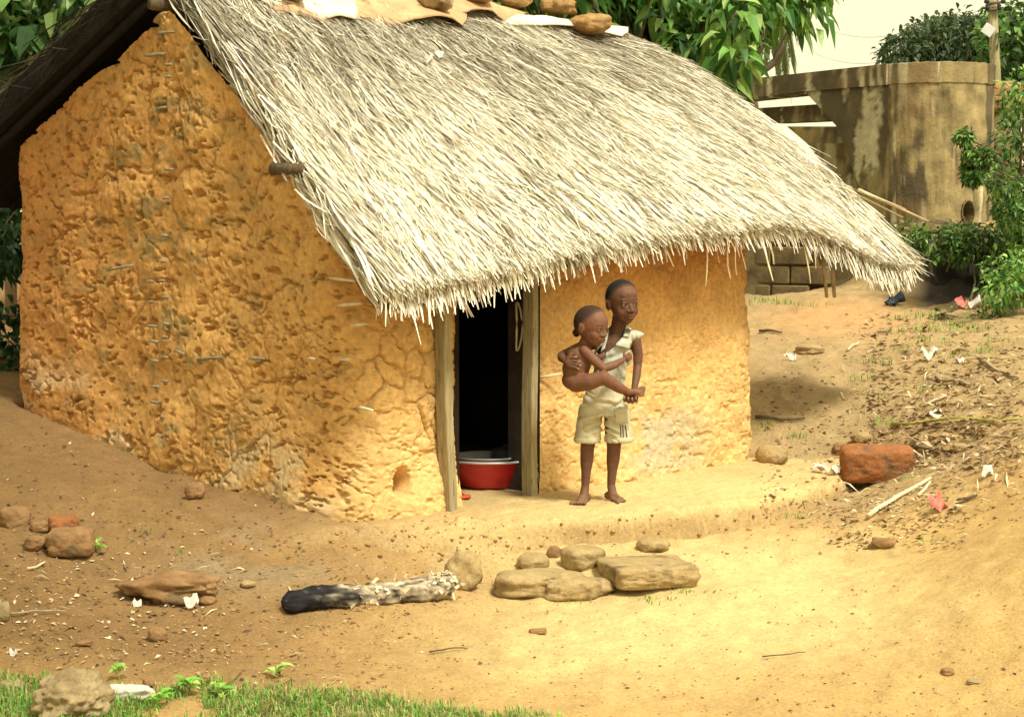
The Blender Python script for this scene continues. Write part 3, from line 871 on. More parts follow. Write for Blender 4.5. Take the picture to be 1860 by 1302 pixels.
for h in [(690,545,582,.006,-2),(697,545,575,.01,0),(703,545,590,.006,10),(722,540,580,.008,2),(760,545,578,.008,-1),(772,540,565,.006,1),(787,540,570,.006,2),(795,520,572,.014,12),(826,530,570,.006,-5),(835,525,555,.008,-3),
          (843,520,576,.010,13),(882,505,552,.011,0),(900,505,535,.012,5),(942,490,530,.009,1),(960,480,525,.008,3),(1000,480,500,.008,3),(1110,450,470,.009,3),(1213,430,476,.013,-2),(1240,430,470,.009,3),
          (1279,430,520,.013,4),(1307,430,478,.008,0),(1318,430,506,.015,14),(1330,430,500,.012,12),(1346,430,490,.010,4),(1390,425,510,.022,9),(1397,425,480,.018,4),(1410,420,450,.012,0),(1432,425,452,.012,5),
          (1460,430,515,.014,8),(1473,435,488,.012,6),(1570,490,505,.008,4),(1625,505,525,.008,4),(1600,505,532,.010,6),(1582,500,530,.009,-2)]:
    hang(*h)
for (x0, y0, x1, y1, r_) in [(1490,430,1502,540,.012),(1508,440,1516,540,.013),(1478,430,1487,487,.008)]:
    s0, z0, _ = hit_front(x0, y0, -0.2); s1, z1, _ = hit_front(x1, y1, -0.2)
    a_, b_ = hut(float(s0), -.2), hut(float(s1), -.2)
    V, F = tube([(float(a_[0]), float(a_[1]), float(z0)), (float(b_[0]), float(b_[1]), float(z1))], r_, 7, True, .08)
    ob('prop_stick', mesh_np('prop_stick', V, F), M['stick'], ROOF)
# canes sticking out of the right verge
for (x0, y0, x1, y1, r_, tt) in [(1560,345,1686,402,.011,-.02),(1570,350,1645,380,.008,-.04),(1530,340,1640,395,.008,0)]:
    s0, z0, _ = hit_front(x0, y0, tt); s1, z1, _ = hit_front(x1, y1, tt)
    a_, b_ = hut(float(s0), tt), hut(float(s1), tt)
    V, F = tube([(float(a_[0]), float(a_[1]), float(z0) + .0), (float(b_[0]), float(b_[1]), float(z1))], [r_, r_ * .5], 7)
    ob('thatch_cane', mesh_np('thatch_cane', V, F), M['stick_pale'], ROOF)

# the leaf-sheath bundle folded under the front corner of the verge
def fold():
    V = []
    for f in np.linspace(0, 1, 9):
        q = roof(np.array([0.002]), np.array([0.74 + 0.25 * f]), False)[0]
        w = 0.03 + 0.07 * math.sin(math.pi * min(1, f * 1.1)) 
        for k, g in enumerate(np.linspace(0, 1, 5)):
            p = q + np.array([RV[0], RV[1], 0]) * (0.10 * g - 0.03) * (w / 0.08) + np.array([0, 0, -0.06 - w * 0.9 * math.sin(g * 2.2)])
            V.append(p)
    V = np.array(V)
    F = grid_faces(9, 5)
    me = mesh_np('verge_bundle', V, F)
    o = ob('verge_bundle', me, M['stick'], ROOF)
    md = o.modifiers.new('solid', 'SOLIDIFY'); md.thickness = 0.012
fold()

# ------------------------------------------------------------------ things lying on the roof
_ra, _rv = np.meshgrid(np.linspace(0, 1, 260), np.linspace(0, 1, 160), indexing='ij')
_RP = roof(_ra.ravel(), _rv.ravel())
_RX, _RY = project(_RP)
def on_roof(px, py):
    k = int(np.argmin((_RX - px) ** 2 + (_RY - py) ** 2))
    return Vector(_RP[k]), float(_ra.ravel()[k]), float(_rv.ravel()[k])

def ridge_sheet(corners, mt, label, seed, lift=0.05, curl=0.03):
    """a bent sheet of roofing metal: corners are pixels of its four corners (tl, tr, br, bl) on the roof"""
    uv = []
    for q in corners:
        _, a, v = on_roof(*q)
        uv.append((a, v))
    uv = np.array(uv)
    n, m = 26, 9
    V = []
    for i in range(n):
        for j in range(m):
            f, g = i / (n - 1), j / (m - 1)
            q = (uv[0] * (1 - f) + uv[1] * f) * (1 - g) + (uv[3] * (1 - f) + uv[2] * f) * g
            p = roof(np.array([np.clip(q[0], 0, 1)]), np.array([q[1]]), False)[0].copy()
            wob = 0.018 * math.sin(f * 7 + seed) * g + curl * (g ** 3) * math.sin(f * 5 + seed * 2) + 0.012 * float(noise3(f * 6, g * 3, seed, 1, seed))
            p[2] += lift + wob
            p[:2] += RV * 0.01 * math.sin(g * 9 + seed) * (1 if i in (0, n - 1) else 0) - PV * 0.015 * float(noise3(f * 9, 0, seed, 1, seed + 3)) * g
            V.append(p)
    V = np.array(V)
    N = len(V)
    V2 = V - np.array([0, 0, 0.004])
    F1 = grid_faces(n, m); F2 = F1[:, ::-1] + N
    i = np.arange(n) * m; j = np.arange(m); e = []
    for line in (i, i + m - 1, j, j + (n - 1) * m):
        e.append(np.stack([line[:-1], line[1:], line[1:] + N, line[:-1] + N], 1))
    return single('roofing_sheet', np.concatenate([V, V2]), [F1, F2] + e, mt, label, 'metal sheet', 'sheets laid along the ridge')
ridge_sheet([(330,-75),(640,-12),(648,62),(430,12)], M['zinc'], 'pale cream roofing sheet at the left end of the ridge', 1, 0.055, 0.02)
ridge_sheet([(420,-30),(600,-20),(648,60),(440,22)], M['rust'], 'narrow rusty brown sheet edge below the pale ridge sheet', 4, 0.035, 0.01)
ridge_sheet([(610,-14),(850,26),(838,66),(640,50)], M['rust'], 'tan rusty roofing sheet mid ridge beneath the dark round stone', 2, 0.06, 0.035)
ridge_sheet([(815,18),(960,42),(930,52),(825,46)], M['rust'], 'small crumpled tan sheet between the two longer ridge sheets', 3, 0.075, 0.04)
ridge_sheet([(905,34),(1142,74),(1132,84),(918,54)], M['zinc'], 'long pale rusty sheet at the right end of the ridge', 5, 0.07, 0.02)

def roof_stone(px, py, w, h, label, seed, mt='laterite', n=3.2):
    p, a, v = on_roof(px, py + h * 0.42)
    d = p.y
    W, Hh = w * d / FPX, h * d / FPX
    V, F = rock((W, W * 0.8, Hh), n, 0.16, seed, 4, 0.05)
    V = rotz(V, seed * 0.7)
    V = V * np.array([W / np.ptp(V[:, 0]), 1, 1])
    V = V + np.array([0, 0, -V[:, 2].min()]) + np.array(p) + np.array([0, 0, 0.055])
    single('stone', V, F, M[mt], label, 'stone', 'stones weighing down the ridge sheets')
for q in [(530,8,58,34,'brown stone on the pale sheet, farthest left on the ridge',1,'moss_stone'),(612,-6,60,22,'dark stone at the top edge left of the rusty ridge sheet',2,'moss_stone'),
          (791,20,68,50,'large dark lumpy stone on the tan ridge sheet',3,'moss_stone'),(868,10,66,30,'pale block-shaped stone right of the large dark ridge stone',4,'laterite'),
          (935,12,66,32,'brown rounded stone, fourth from the right end of the ridge',5,'laterite'),(1018,28,68,28,'flat oblong stone second from the right end of the ridge',6,'laterite'),
          (1072,65,82,34,'long low stone resting below the right end of the ridge sheets',7,'laterite')]:
    roof_stone(*q)
def scrap(name, px, py, w, h, label, seed, z=0.03, mt='white_scrap', roofed=True, cat='scrap', tilt=0.5):
    p = on_roof(px, py)[0] if roofed else spot(px, py)
    d = p.y
    W, Hh = w * d / FPX, h * d / FPX
    n = 7
    A, B = np.meshgrid(np.linspace(-.5, .5, n), np.linspace(-.5, .5, n), indexing='ij')
    a, b = A.ravel(), B.ravel()
    k = (1 - .35 * (np.abs(a) * 2 * np.abs(b) * 2)) * (1 + 0.25 * noise3(a * 3, b * 3, a * 0 + seed, 1, seed))
    zz = 0.45 * noise3(a, b, a * 0, 3.1, seed) * min(W, .12)
    V = np.stack([a * W * k, b * Hh * k * math.cos(tilt), b * Hh * k * math.sin(tilt) + zz], 1)
    V = V - np.array([0, 0, V[:, 2].min()]) + np.array(p) + np.array([0, 0, z])
    V2 = V - np.array([0, 0, 0.003])
    F1 = grid_faces(n, n); F2 = F1[:, ::-1] + n * n
    i = np.arange(n) * n; j = np.arange(n); e = []
    for line in (i, i + n - 1, j, j + (n - 1) * n):
        e.append(np.stack([line[:-1], line[1:], line[1:] + n * n, line[:-1] + n * n], 1))
    single(name, np.concatenate([V, V2]), [F1, F2] + e, M[mt], label, cat)
scrap('plastic_scrap', 776, 125, 22, 26, 'white crumpled scrap lying on the upper thatch', 3)
scrap('plastic_scrap', 797, 118, 18, 22, 'smaller pinkish white scrap beside the white scrap on the thatch', 8)

# ------------------------------------------------------------------ inside the doorway
M['enamel'] = mat('red_enamel', (0.42, 0.015, 0.02), (0.55, 0.03, 0.035), 8, 0.25, 0, 0, 0, spec=0.5)
M['rim'] = mat('pale_enamel', (0.55, 0.56, 0.54), (0.68, 0.69, 0.66), 8, 0.3, 0, 0, 0, spec=0.5)
M['pot'] = mat('black_pot', (0.02, 0.02, 0.022), (0.05, 0.05, 0.052), 8, 0.5, 0.2, 30, .005)
M['slipper'] = mat('red_rubber', (0.45, 0.06, 0.02), (0.6, 0.10, 0.04), 12, 0.6, 0, 0, 0)
def lathe(prof, cx, cy, cz, seg=40):
    V = []
    for (r, z) in prof:
        for k in range(seg):
            th = k / seg * 2 * math.pi
            V.append((cx + r * math.cos(th), cy + r * math.sin(th), cz + z))
    return np.array(V), grid_faces(len(prof), seg, 0, True)
bs_, bz_, bd_ = hit_front(890, 872, 0.36)
bx0, by0 = [float(q) for q in hut(float(bs_), 0.36)]
BAS = thing('enamel_basin', 'red enamel basin with pale rim just inside the doorway', 'basin', (bx0, by0, 0.0))
V, F = lathe([(q[0] * 1.22, q[1] * 1.25) for q in ((0.0, 0.012), (0.10, 0.0), (0.135, 0.01), (0.165, 0.07), (0.186, 0.115), (0.190, 0.118), (0.180, 0.118), (0.158, 0.07), (0.13, 0.022), (0.0, 0.02))], bx0, by0, 0.0)
ob('bowl', mesh_np('bowl', V, F), M['enamel'], BAS)
V, F = lathe([(q[0] * 1.22, q[1] * 1.25) for q in ((0.184, 0.116), (0.196, 0.119), (0.199, 0.124), (0.194, 0.128), (0.182, 0.124))], bx0, by0, 0.0)
ob('rim', mesh_np('rim', V, F), M['rim'], BAS)
V, F = lathe([(0.0, 0.11), (0.13, 0.115), (0.192, 0.166), (0.196, 0.171), (0.19, 0.172), (0.13, 0.122), (0.0, 0.118)], bx0 - .014, by0, 0.0)
single('tray', V, F, M['rim'], 'pale metal plate lying in the red basin', 'plate', base=Vector((bx0, by0, .085)))
V, F = lathe([(0.0, 0.10), (0.072, 0.10), (0.082, 0.13), (0.080, 0.165), (0.086, 0.17), (0.07, 0.176), (0.02, 0.185), (0.014, 0.20), (0.0, 0.203)], bx0 + .085, by0 + .02, 0.03)
single('cooking_pot', V, F, M['pot'], 'small black lidded pot standing in the red basin', 'pot', base=Vector((bx0 + .06, by0, .1)))
def slipper():
    s, z, d = hit_front(833, 893, 0.12)
    x, y = [float(q) for q in hut(float(s), 0.14)]
    e = thing('slipper', 'red rubber slipper on the doorway floor beside the left post', 'slipper', (x, y, 0))
    th = np.linspace(0, 2 * math.pi, 28, endpoint=False)
    r = np.stack([0.085 * np.cos(th), (0.032 + 0.008 * np.cos(th)) * np.sin(th)], 1)
    V = np.concatenate([np.c_[r, np.zeros(28)], np.c_[r, np.full(28, 0.016)]])
    V = rotz(V, 0.5) + np.array([x, y, 0.004])
    F = [np.stack([np.arange(28), (np.arange(28) + 1) % 28, (np.arange(28) + 1) % 28 + 28, np.arange(28) + 28], 1), np.array([list(range(28))[::-1], list(range(28, 56))])]
    ob('sole', mesh_np('sole', V, F), M['slipper'], e)
    for sg in (-1, 1):
        pts = np.array([(0.045, 0, 0.016), (0.02, sg * .018, 0.036), (-0.01, sg * 0.030, 0.016)])
        V, F = tube(rotz(pts, .5) + np.array([x, y, 0.004]), 0.006, 6)
        ob('strap', mesh_np('strap', V, F), M['slipper'], e)
slipper()
def rope():
    s, z, d = hit_front(941, 555, 0.12)
    s2, z2, _ = hit_front(946, 650, 0.12)
    pts = []
    for f in np.linspace(0, 1, 16):
        th = f * 2 * math.pi
        x, y = hut(float(s) - 0.02 + 0.022 * math.sin(th), 0.10 + .01 * math.cos(th * 2))
        pts.append((float(x), float(y), float(z) - 0.13 * (1 - math.cos(th)) + 0.02))
    V, F = tube(pts, 0.006, 6)
    single('rope_loop', V, F, M['stick_pale'], 'loop of rope hanging inside the right door post', 'rope')
rope()
def pan(px, py, w, h, label, seed):
    s, z, d = hit_front(px, py, 1.5)
    x, y = [float(q) for q in hut(float(s), 1.5)]
    V, F = rock((w, w * .7, h), 3.5, 0.1, seed, 3)
    V = V + np.array([x, y, h / 2])
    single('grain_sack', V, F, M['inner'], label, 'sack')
pan(925, 800, 0.45, 0.52, 'grey-brown sack standing deep inside the dark doorway', 4)

# ------------------------------------------------------------------ stones, blocks and the log on the ground
M['earth'] = mat('baked_earth', (0.44, 0.32, 0.14), (0.60, 0.45, 0.21), 14, 0.97, 0.8, 50, 0.012)
def stone(px, py, w, h, label, seed, mt='sandstone', n=3.2, rough=0.14, yaw=0.0, depth=0.8, group=None, sink=0.22, name='stone', tilt=0.0, fine=.055, sub=4):
    """px, py: middle of the foot in the photograph; w, h: size in its pixels"""
    p = spot(px, py)
    d = p.y
    W, Hh = w * d / FPX, h * d / FPX * 0.97
    dep = W * depth
    V, F = rock((W, dep, Hh), n, rough, seed, sub, fine)
    V = rotz(rotx(V, tilt), yaw)
    V[:, 0] *= W / np.ptp(V[:, 0])
    V[:, 2] -= V[:, 2].min()
    p = Vector((p.x, p.y + dep * 0.45, 0))
    zg = float(np.mean(ground(np.array([p.x - W * .3, p.x + W * .3, p.x]), np.array([p.y, p.y, p.y - dep * .4]))))
    V = V + np.array([p.x, p.y, zg - sink * Hh])
    return single(name, V, F, M[mt], label, 'block' if name.endswith('block') else 'stone', group)
G1 = 'stepping stones below the doorway'
stone(1182, 1078, 190, 44, 'large flat rectangular slab, rightmost of the stones below the doorway', 21, 'sandstone', 10, 0.05, 0.22, 1.05, G1, .24, 'stone_slab', -0.05, .02, 5)
stone(982, 1084, 178, 44, 'low broad stone on the left of the stepping stones', 22, 'sandstone', 4, 0.12, -0.1, 0.7, G1, .28)
stone(1050, 1090, 142, 42, 'rounded brown stone in front of the broad stepping stones', 23, 'sandstone', 3, 0.15, 0.1, 0.6, G1, .26)
stone(1062, 1035, 84, 44, 'small flat stone between the slab and the platform edge', 24, 'sandstone', 4.5, 0.1, 0.4, 0.9, G1, .25)
stone(970, 1036, 62, 36, 'smooth pale round stone behind the broad stepping stone', 25, 'sandstone', 2.4, 0.08, 0.3, 0.9, G1, .25)
stone(1006, 1014, 26, 26, 'small dark round pebble stone beside the pale round stone', 26, 'brownstone', 2.4, 0.12, 0, 0.9, G1, .25)
stone(1188, 1004, 66, 26, 'half-buried stone at the foot of the platform above the slab', 27, 'sandstone', 2.6, 0.12, 0.2, 0.8, G1, .2)
stone(842, 1072, 72, 74, 'tall striated clod against the platform left of the stepping stones', 28, 'sandstone', 2.6, 0.22, 0.2, 0.9, G1, .15, fine=.07)
stone(1600, 876, 142, 66, 'reddish laterite block lying on the litter right of the hut', 31, 'redbrick', 7, 0.07, -0.12, 0.62, None, .06, 'laterite_block', 0.06, .03, 5)
stone(1570, 808, 44, 22, 'grey stone behind the reddish block', 32, 'sandstone', 2.8, 0.15, 0.3, .8)
stone(1532, 826, 36, 18, 'dark flat stone at the left end of the reddish block', 33, 'brownstone', 2.8, .15, .1, .8)
stone(1745, 820, 34, 18, 'weathered stone in the litter right of the reddish block', 34, 'sandstone', 2.8, .15, .1, .8)
stone(1405, 842, 60, 40, 'earth-coloured boulder leaning at the right wall corner', 35, 'sandstone', 2.5, .14, -.5, .8)
stone(1475, 645, 54, 20, 'flat brown stone on the path behind the hut', 36, 'sandstone', 2.6, .15, 0, .8)
G2 = 'stones in the left yard'
stone(122, 1018, 92, 52, 'large oblong brown stone in the left yard', 41, 'brownstone', 5, .08, .1, .7, G2, .08)
stone(60, 1004, 42, 32, 'small round stone touching the large oblong stone', 42, 'brownstone', 2.5, .14, .4, .9, G2)
stone(112, 972, 62, 38, 'reddish broken brick behind the large oblong stone', 43, 'redbrick', 4.5, .16, .5, .8, G2)
stone(22, 958, 60, 42, 'dark reddish stone at the left frame edge', 44, 'brownstone', 3.5, .16, .2, .8, G2)
stone(70, 968, 36, 22, 'small stone between the broken brick and the edge stone', 45, 'brownstone', 3, .16, .2, .8, G2)
stone(312, 1100, 195, 52, 'long low half-buried rock left of the charred log', 46, 'brownstone', 2.6, .34, .05, .42, G2, .22, fine=.11)
stone(376, 1100, 34, 18, 'dark knob in front of the long low rock', 47, 'brownstone', 2.6, .16, .2, .8, G2)
stone(284, 1166, 38, 24, 'lone fist-sized stone in the foreground yard', 48, 'brownstone', 2.8, .12, .2, .9, G2, .05)
stone(150, 1175, 30, 10, 'flat dark clod left of the lone fist-sized stone', 49, 'brownstone', 2.8, .2, .2, .9, G2, .1)
stone(450, 1070, 30, 12, 'small flat stone right of the long low rock', 50, 'sandstone', 2.8, .15, .1, .8, G2, .1)
stone(0, 1130, 34, 40, 'pale rounded stone cut by the left frame edge', 51, 'moss_stone', 2.8, .15, .1, .8, G2, .1)
stone(122, 1318, 150, 92, 'big pitted pale boulder in the foreground grass', 52, 'moss_stone', 2.5, .30, .4, .8, None, .08, 'boulder', 0, .09, 5)
stone(233, 1278, 96, 30, 'flat whitish stone in the grass beside the pitted boulder', 53, 'white_scrap', 2.8, .2, -.1, .5, None, .1, 'flat_stone')
stone(20, 1255, 50, 20, 'pale flat stone in the grass at the lower left', 54, 'moss_stone', 2.6, .2, .1, .7, None, .1)
stone(268, 1248, 24, 16, 'dark pebble at the edge of the foreground grass', 55, 'brownstone', 2.6, .2, .1, .8)
stone(977, 1152, 34, 9, 'thin flat brown chip on the bare sand', 56, 'brownstone', 5, .1, .1, .5, None, .02, 'stone_chip')
stone(1723, 1228, 26, 14, 'small brown stone on the sand at the lower right', 57, 'brownstone', 2.8, .15, .1, .8)
stone(1772, 1242, 30, 9, 'pale flat chip at the lower right', 58, 'moss_stone', 2.8, .15, .1, .6)
stone(1605, 998, 44, 20, 'dark rough lump on the slope below the litter', 59, 'brownstone', 2.4, .25, -.4, .5, None, .05, 'stone')
stone(352, 908, 40, 30, 'broken gourd-like stone at the foot of the gable wall', 60, 'brownstone', 3.5, .12, .5, .9, None, .08)

def log():
    L0 = spot(512, 1128); L1 = spot(822, 1092)
    P0, P1 = np.array(L0) + np.array([0, .06, .055]), np.array(L1) + np.array([0, .05, .055])
    e = thing('charred_log', 'half burnt log with black end lying in front of the platform', 'log', tuple((L0 + L1) / 2))
    n, seg = 60, 28
    V, C = [], []
    ax = (P1 - P0) / np.linalg.norm(P1 - P0)
    up = np.array([0, 0, 1.0]); sd = np.cross(up, ax); sd /= np.linalg.norm(sd); u2 = np.cross(ax, sd)
    for k in range(n):
        f = k / (n - 1)
        c = P0 + (P1 - P0) * f + u2 * (0.010 * math.sin(f * 5 + 1) + .014 * f)
        r = np.interp(f, [0, .03, .2, .4, .5, .8, .97, 1], [.026, .046, .054, .050, .048, .058, .056, .034])
        for j in range(seg):
            th = j / seg * 2 * math.pi
            x3 = np.array([f * 8, math.cos(th) * 1.2, math.sin(th) * 1.2])
            ridge = 0.16 * float(fbm(x3[0] * .5, x3[1] * 2.3, x3[2] * 2.3, 1.3, 3, 5)) + (0.12 * float(fbm(x3[0] * 3, x3[1] * 2, x3[2] * 2, 1.5, 3, 8)))
            V.append(c + (sd * math.cos(th) + u2 * math.sin(th)) * r * (1 + 1.9 * ridge))
            ch = float(smooth(0.52, 0.24, f + 0.16 * float(noise3(x3[0], x3[1] * 2, x3[2] * 2, 1, 3))))
            nn = float(fbm(x3[0] * 2, x3[1] * 3, x3[2] * 3, 1.5, 3, 12))
            wood = np.array([.30, .25, .17]) * (1 + 1.9 * nn)
            ash = np.array([.018, .017, .018]) * (1 + 1.0 * max(nn, -.5)) + (.05 if nn > .45 else 0)
            C.append(wood * (1 - ch) + ash * ch)
    F = [grid_faces(n, seg, 0, True), np.array([list(range(seg))[::-1], [(n - 1) * seg + q for q in range(seg)]])]
    ob('log_wood', mesh_np('log_wood', np.array(V), F, np.clip(np.array(C), .008, 1)), M['pebble'], e)
    rnd = np.random.default_rng(4)
    for k in range(64):
        f = rnd.uniform(.36, 1.0) if k < 44 else rnd.uniform(.86, 1.02)
        th = rnd.uniform(-.3, 2.9)
        c = P0 + (P1 - P0) * f + u2 * .014 * f
        out = -sd * math.cos(th) + u2 * math.sin(th)
        if out @ np.array([0, -1, .6]) < -.2: out = -out
        w, l = rnd.uniform(.008, .018), rnd.uniform(.012, .034)
        b = c + out * .054
        a1 = ax * rnd.normal(0, 1) + u2 * rnd.normal(0, .5) + out * .15; a1 /= np.linalg.norm(a1)
        a2 = np.cross(a1, out); a2 /= np.linalg.norm(a2) + 1e-6
        q = np.array([b - a2 * w * .5, b + a2 * w * .5, b + a1 * l + a2 * w * .4 + out * .003, b + a1 * l * .9 - a2 * w * .6 + out * .005])
        q2 = q - out * .003
        Fq = np.array([[0, 1, 2, 3], [7, 6, 5, 4], [0, 4, 5, 1], [1, 5, 6, 2], [2, 6, 7, 3], [3, 7, 4, 0]])
        ob('bark_flake', mesh_np('bark_flake', np.concatenate([q, q2]), Fq, None, False), M['white_scrap'] if rnd.random() < .3 else M['stick_pale'], e)
log()

def stick(x0, y0, x1, y1, r, mt, label, cat='stick', lift=0.012, group=None, bend=0.0, name='stick'):
    a, b = spot(x0, y0), spot(x1, y1)
    n = 7
    pts = []
    for k in range(n):
        f = k / (n - 1)
        p = a.lerp(b, f)
        zg = float(ground(np.array([p.x]), np.array([p.y]))[0])
        pts.append((p.x, p.y + bend * math.sin(f * math.pi), max(zg, p.z - .02) + lift + r * .5))
    V, F = tube(pts, [r * (1 - .4 * k / (n - 1)) for k in range(n)], 7, True, .07, int(x0))
    single(name, V, F, M[mt], label, cat, group)
stick(1576, 944, 1690, 874, .014, 'stick_pale', 'long pale broken cane in front of the reddish block')
stick(1668, 905, 1690, 880, .010, 'stick_pale', 'short split cane alongside the long pale cane')
M['green_cane'] = mat('green_cane', (0.36, 0.34, 0.08), (0.5, 0.5, 0.14), 10, .6, 0, 0, 0)
stick(1620, 778, 1850, 768, .011, 'green_cane', 'long yellow-green stalk lying across the litter', 'stalk', .02, name='stalk')
stick(1372, 762, 1462, 764, .012, 'bark', 'dark stick by the right wall corner')
stick(1660, 815, 1740, 822, .010, 'bark', 'dark twig behind the reddish block')
stick(1740, 915, 1775, 905, .012, 'bark', 'short dark stick right of the red wrapper')
stick(1385, 1198, 1462, 1190, .003, 'bark', 'thin dark twig on the sand at centre right')
stick(780, 1190, 850, 1183, .004, 'bark', 'thin twig on the sand below the log')
stick(0, 1122, 120, 1116, .006, 'stick', 'thin straw-coloured twig in the left yard')
stick(50, 1038, 82, 1026, .006, 'stick_pale', 'short pale straw below the large oblong stone')
stick(1380, 605, 1420, 608, .012, 'bark', 'short dark branch on the path behind the right wall')
stick(1540, 640, 1560, 625, .010, 'stick_pale', 'short pale straw on the path')
stick(1590, 610, 1620, 598, .010, 'bark', 'dark twig at the top of the path')
stick(1700, 690, 1760, 705, .014, 'stick', 'crooked brown branch in the upper litter')
stick(1780, 660, 1850, 690, .012, 'stick', 'brown branch at the right frame edge in the litter')
stick(1680, 740, 1720, 722, .010, 'stick_pale', 'pale straw stalk amid the litter')
stick(1390, 1290, 1500, 1215, .004, 'bark', 'slender dark twig')if False else None
stick(485, 1262, 528, 1240, .004, 'bark', 'dark twig standing in the foreground grass', bend=-.03)
stick(390, 1268, 440, 1225, .003, 'bark', 'thin twig rising from the left foreground grass', bend=.02)
M['wrapper'] = mat('red_wrapper', (0.5, 0.05, 0.04), (0.65, 0.3, 0.22), 18, .5, 0, 0, 0)
M['teal_plastic'] = mat('dark_plastic', (0.02, 0.03, 0.05), (0.05, 0.06, 0.09), 18, .4, 0, 0, 0)
for (px, py, w, h, lb, sd, mt) in [(1706, 928, 36, 22, 'red and white crumpled wrapper right of the broken cane', 4, 'wrapper'),(1748, 560, 26, 24, 'red plastic rubbish at the foot of the dark bank', 5, 'wrapper'),(1770, 562, 30, 18, 'pale plastic bag beside the red rubbish', 6, 'white_scrap'),
        (1492, 860, 34, 20, 'white crumpled paper left of the reddish block', 7, 'white_scrap'),(1518, 862, 20, 14, 'small white paper touching the reddish block', 8, 'white_scrap'),(1686, 655, 30, 14, 'white plastic in the upper litter', 9, 'white_scrap'),
        (1742, 660, 18, 12, 'pale scrap right of the white plastic in the upper litter', 10, 'white_scrap'),(1700, 762, 22, 10, 'bluish white scrap on the litter slope', 11, 'white_scrap'),(1794, 868, 22, 14, 'white scrap on the right slope', 12, 'white_scrap'),
        (1625, 556, 40, 18, 'black plastic rag at the top of the path', 13, 'teal_plastic'),(350, 1107, 30, 14, 'white paper scrap below the long low rock', 14, 'white_scrap'),(248, 1102, 20, 14, 'small pale scrap at the left of the long low rock', 15, 'white_scrap'),
        (1435, 655, 24, 10, 'white scrap on the path behind the hut', 16, 'white_scrap'),(24, 1190, 18, 12, 'white scrap low in the left yard', 17, 'white_scrap')]:
    scrap('rubbish', px, py, w, h, lb, sd, 0.0, mt, False, 'rubbish', .7)

# ------------------------------------------------------------------ gravel, litter and grass
def in_px(n, x0, x1, y0, y1, rnd):
    return hits(rnd.uniform(x0, x1, n), y0 + (y1 - y0) * rnd.random(n) ** 0.8)
def gravel():
    rnd = np.random.default_rng(17)
    D, F0 = ico(1)
    spots = [(2200, 0, 1860, 960, 1302, .0010, .0030), (1300, 0, 1860, 1000, 1302, .0016, .0050), (700, 0, 800, 930, 1250, .003, .010), (900, 1380, 1860, 560, 960, .004, .014), (260, 600, 1500, 935, 1020, .003, .012), (300, 600, 900, 930, 1110, .003, .008)]
    parts = []
    for (n, x0, x1, y0, y1, r0, r1) in spots:
        P = in_px(n, x0, x1, y0, y1, rnd)
        R = r0 + (r1 - r0) * rnd.random(n) ** 3
        for k in range(n):
            sc = R[k] * np.array([rnd.uniform(.8, 1.6), rnd.uniform(.8, 1.3), rnd.uniform(.4, .8)])
            V = rotz(D * sc * (1 + .25 * rnd.normal(size=(len(D), 1)).clip(-1, 1)), rnd.uniform(0, 3)) + P[k] + np.array([0, 0, sc[2] * .3])
            q = rnd.random() if x0 != 600 or y0 > 950 else .9
            c = np.array([.56, .46, .31]) if q < .06 else (np.array([.14, .09, .05]) if q < .32 else np.array([.36, .22, .10]) * rnd.uniform(.7, 1.3))
            parts.append((V, F0, np.tile(c, (len(V), 1))))
    V, F, C = merge(parts)
    tag(ob('gravel', mesh_np('gravel', V, F, C), M['pebble']), 'loose pebbles and grit strewn over the yard', 'gravel', None, 'stuff')
gravel()
def litter():
    rnd = np.random.default_rng(23)
    V, C = [], []
    def add(n, x0, x1, y0, y1, l0, l1, asp, cols, lift):
        P = in_px(n, x0, x1, y0, y1, rnd)
        for k in range(n):
            l = rnd.uniform(l0, l1); w = l * asp * rnd.uniform(.6, 1.4)
            a = rnd.uniform(0, math.pi * 2); pit = rnd.normal(0, .25)
            d = np.array([math.cos(a), math.sin(a), pit]); s = np.array([-math.sin(a), math.cos(a), rnd.normal(0, .4)])
            b = P[k] + np.array([0, 0, rnd.uniform(.002, lift)])
            m_ = b + d * l * .5 + np.array([0, 0, rnd.uniform(0, l * .2)])
            V.extend([b, m_ - s * w / 2, b + d * l, m_ + s * w / 2])
            C.extend([cols[rnd.integers(len(cols))] * rnd.uniform(.7, 1.25)] * 4)
    brown = [np.array(c) for c in [(.30, .19, .09), (.42, .29, .15), (.20, .13, .07), (.56, .45, .27), (.13, .09, .06)]]
    pale = [np.array(c) for c in [(.58, .47, .28), (.66, .57, .38), (.44, .33, .18)]]
    dark = [np.array(c) for c in [(.10, .065, .04), (.16, .10, .055), (.06, .045, .035)]]
    add(1700, 1570, 1860, 575, 860, .02, .075, .35, brown + brown[:2], .025)
    add(420, 1380, 1700, 640, 960, .015, .05, .35, brown, .01)
    add(420, 1500, 1860, 600, 930, .04, .16, .07, pale, .03)
    add(450, 1500, 1760, 880, 1000, .015, .05, .4, brown, .012)
    add(330, 600, 1860, 1060, 1300, .006, .026, .45, dark + brown, .004)
    add(620, 0, 700, 1010, 1260, .008, .034, .4, dark + brown + brown, .006)
    add(260, 0, 620, 1000, 1240, .02, .09, .08, pale + dark, .008)
    add(300, 0, 420, 1000, 1200, .01, .03, .6, pale, .008)
    add(500, 0, 560, 760, 1010, .01, .035, .5, dark + brown, .006)
    n = len(V) // 4
    F = np.arange(n * 4).reshape(n, 4)
    tag(ob('leaf_litter', mesh_np('leaf_litter', np.array(V), F, np.array(C), False), M['pebble']), 'dead leaves, straw and chaff scattered over the ground', 'litter', None, 'stuff')
litter()

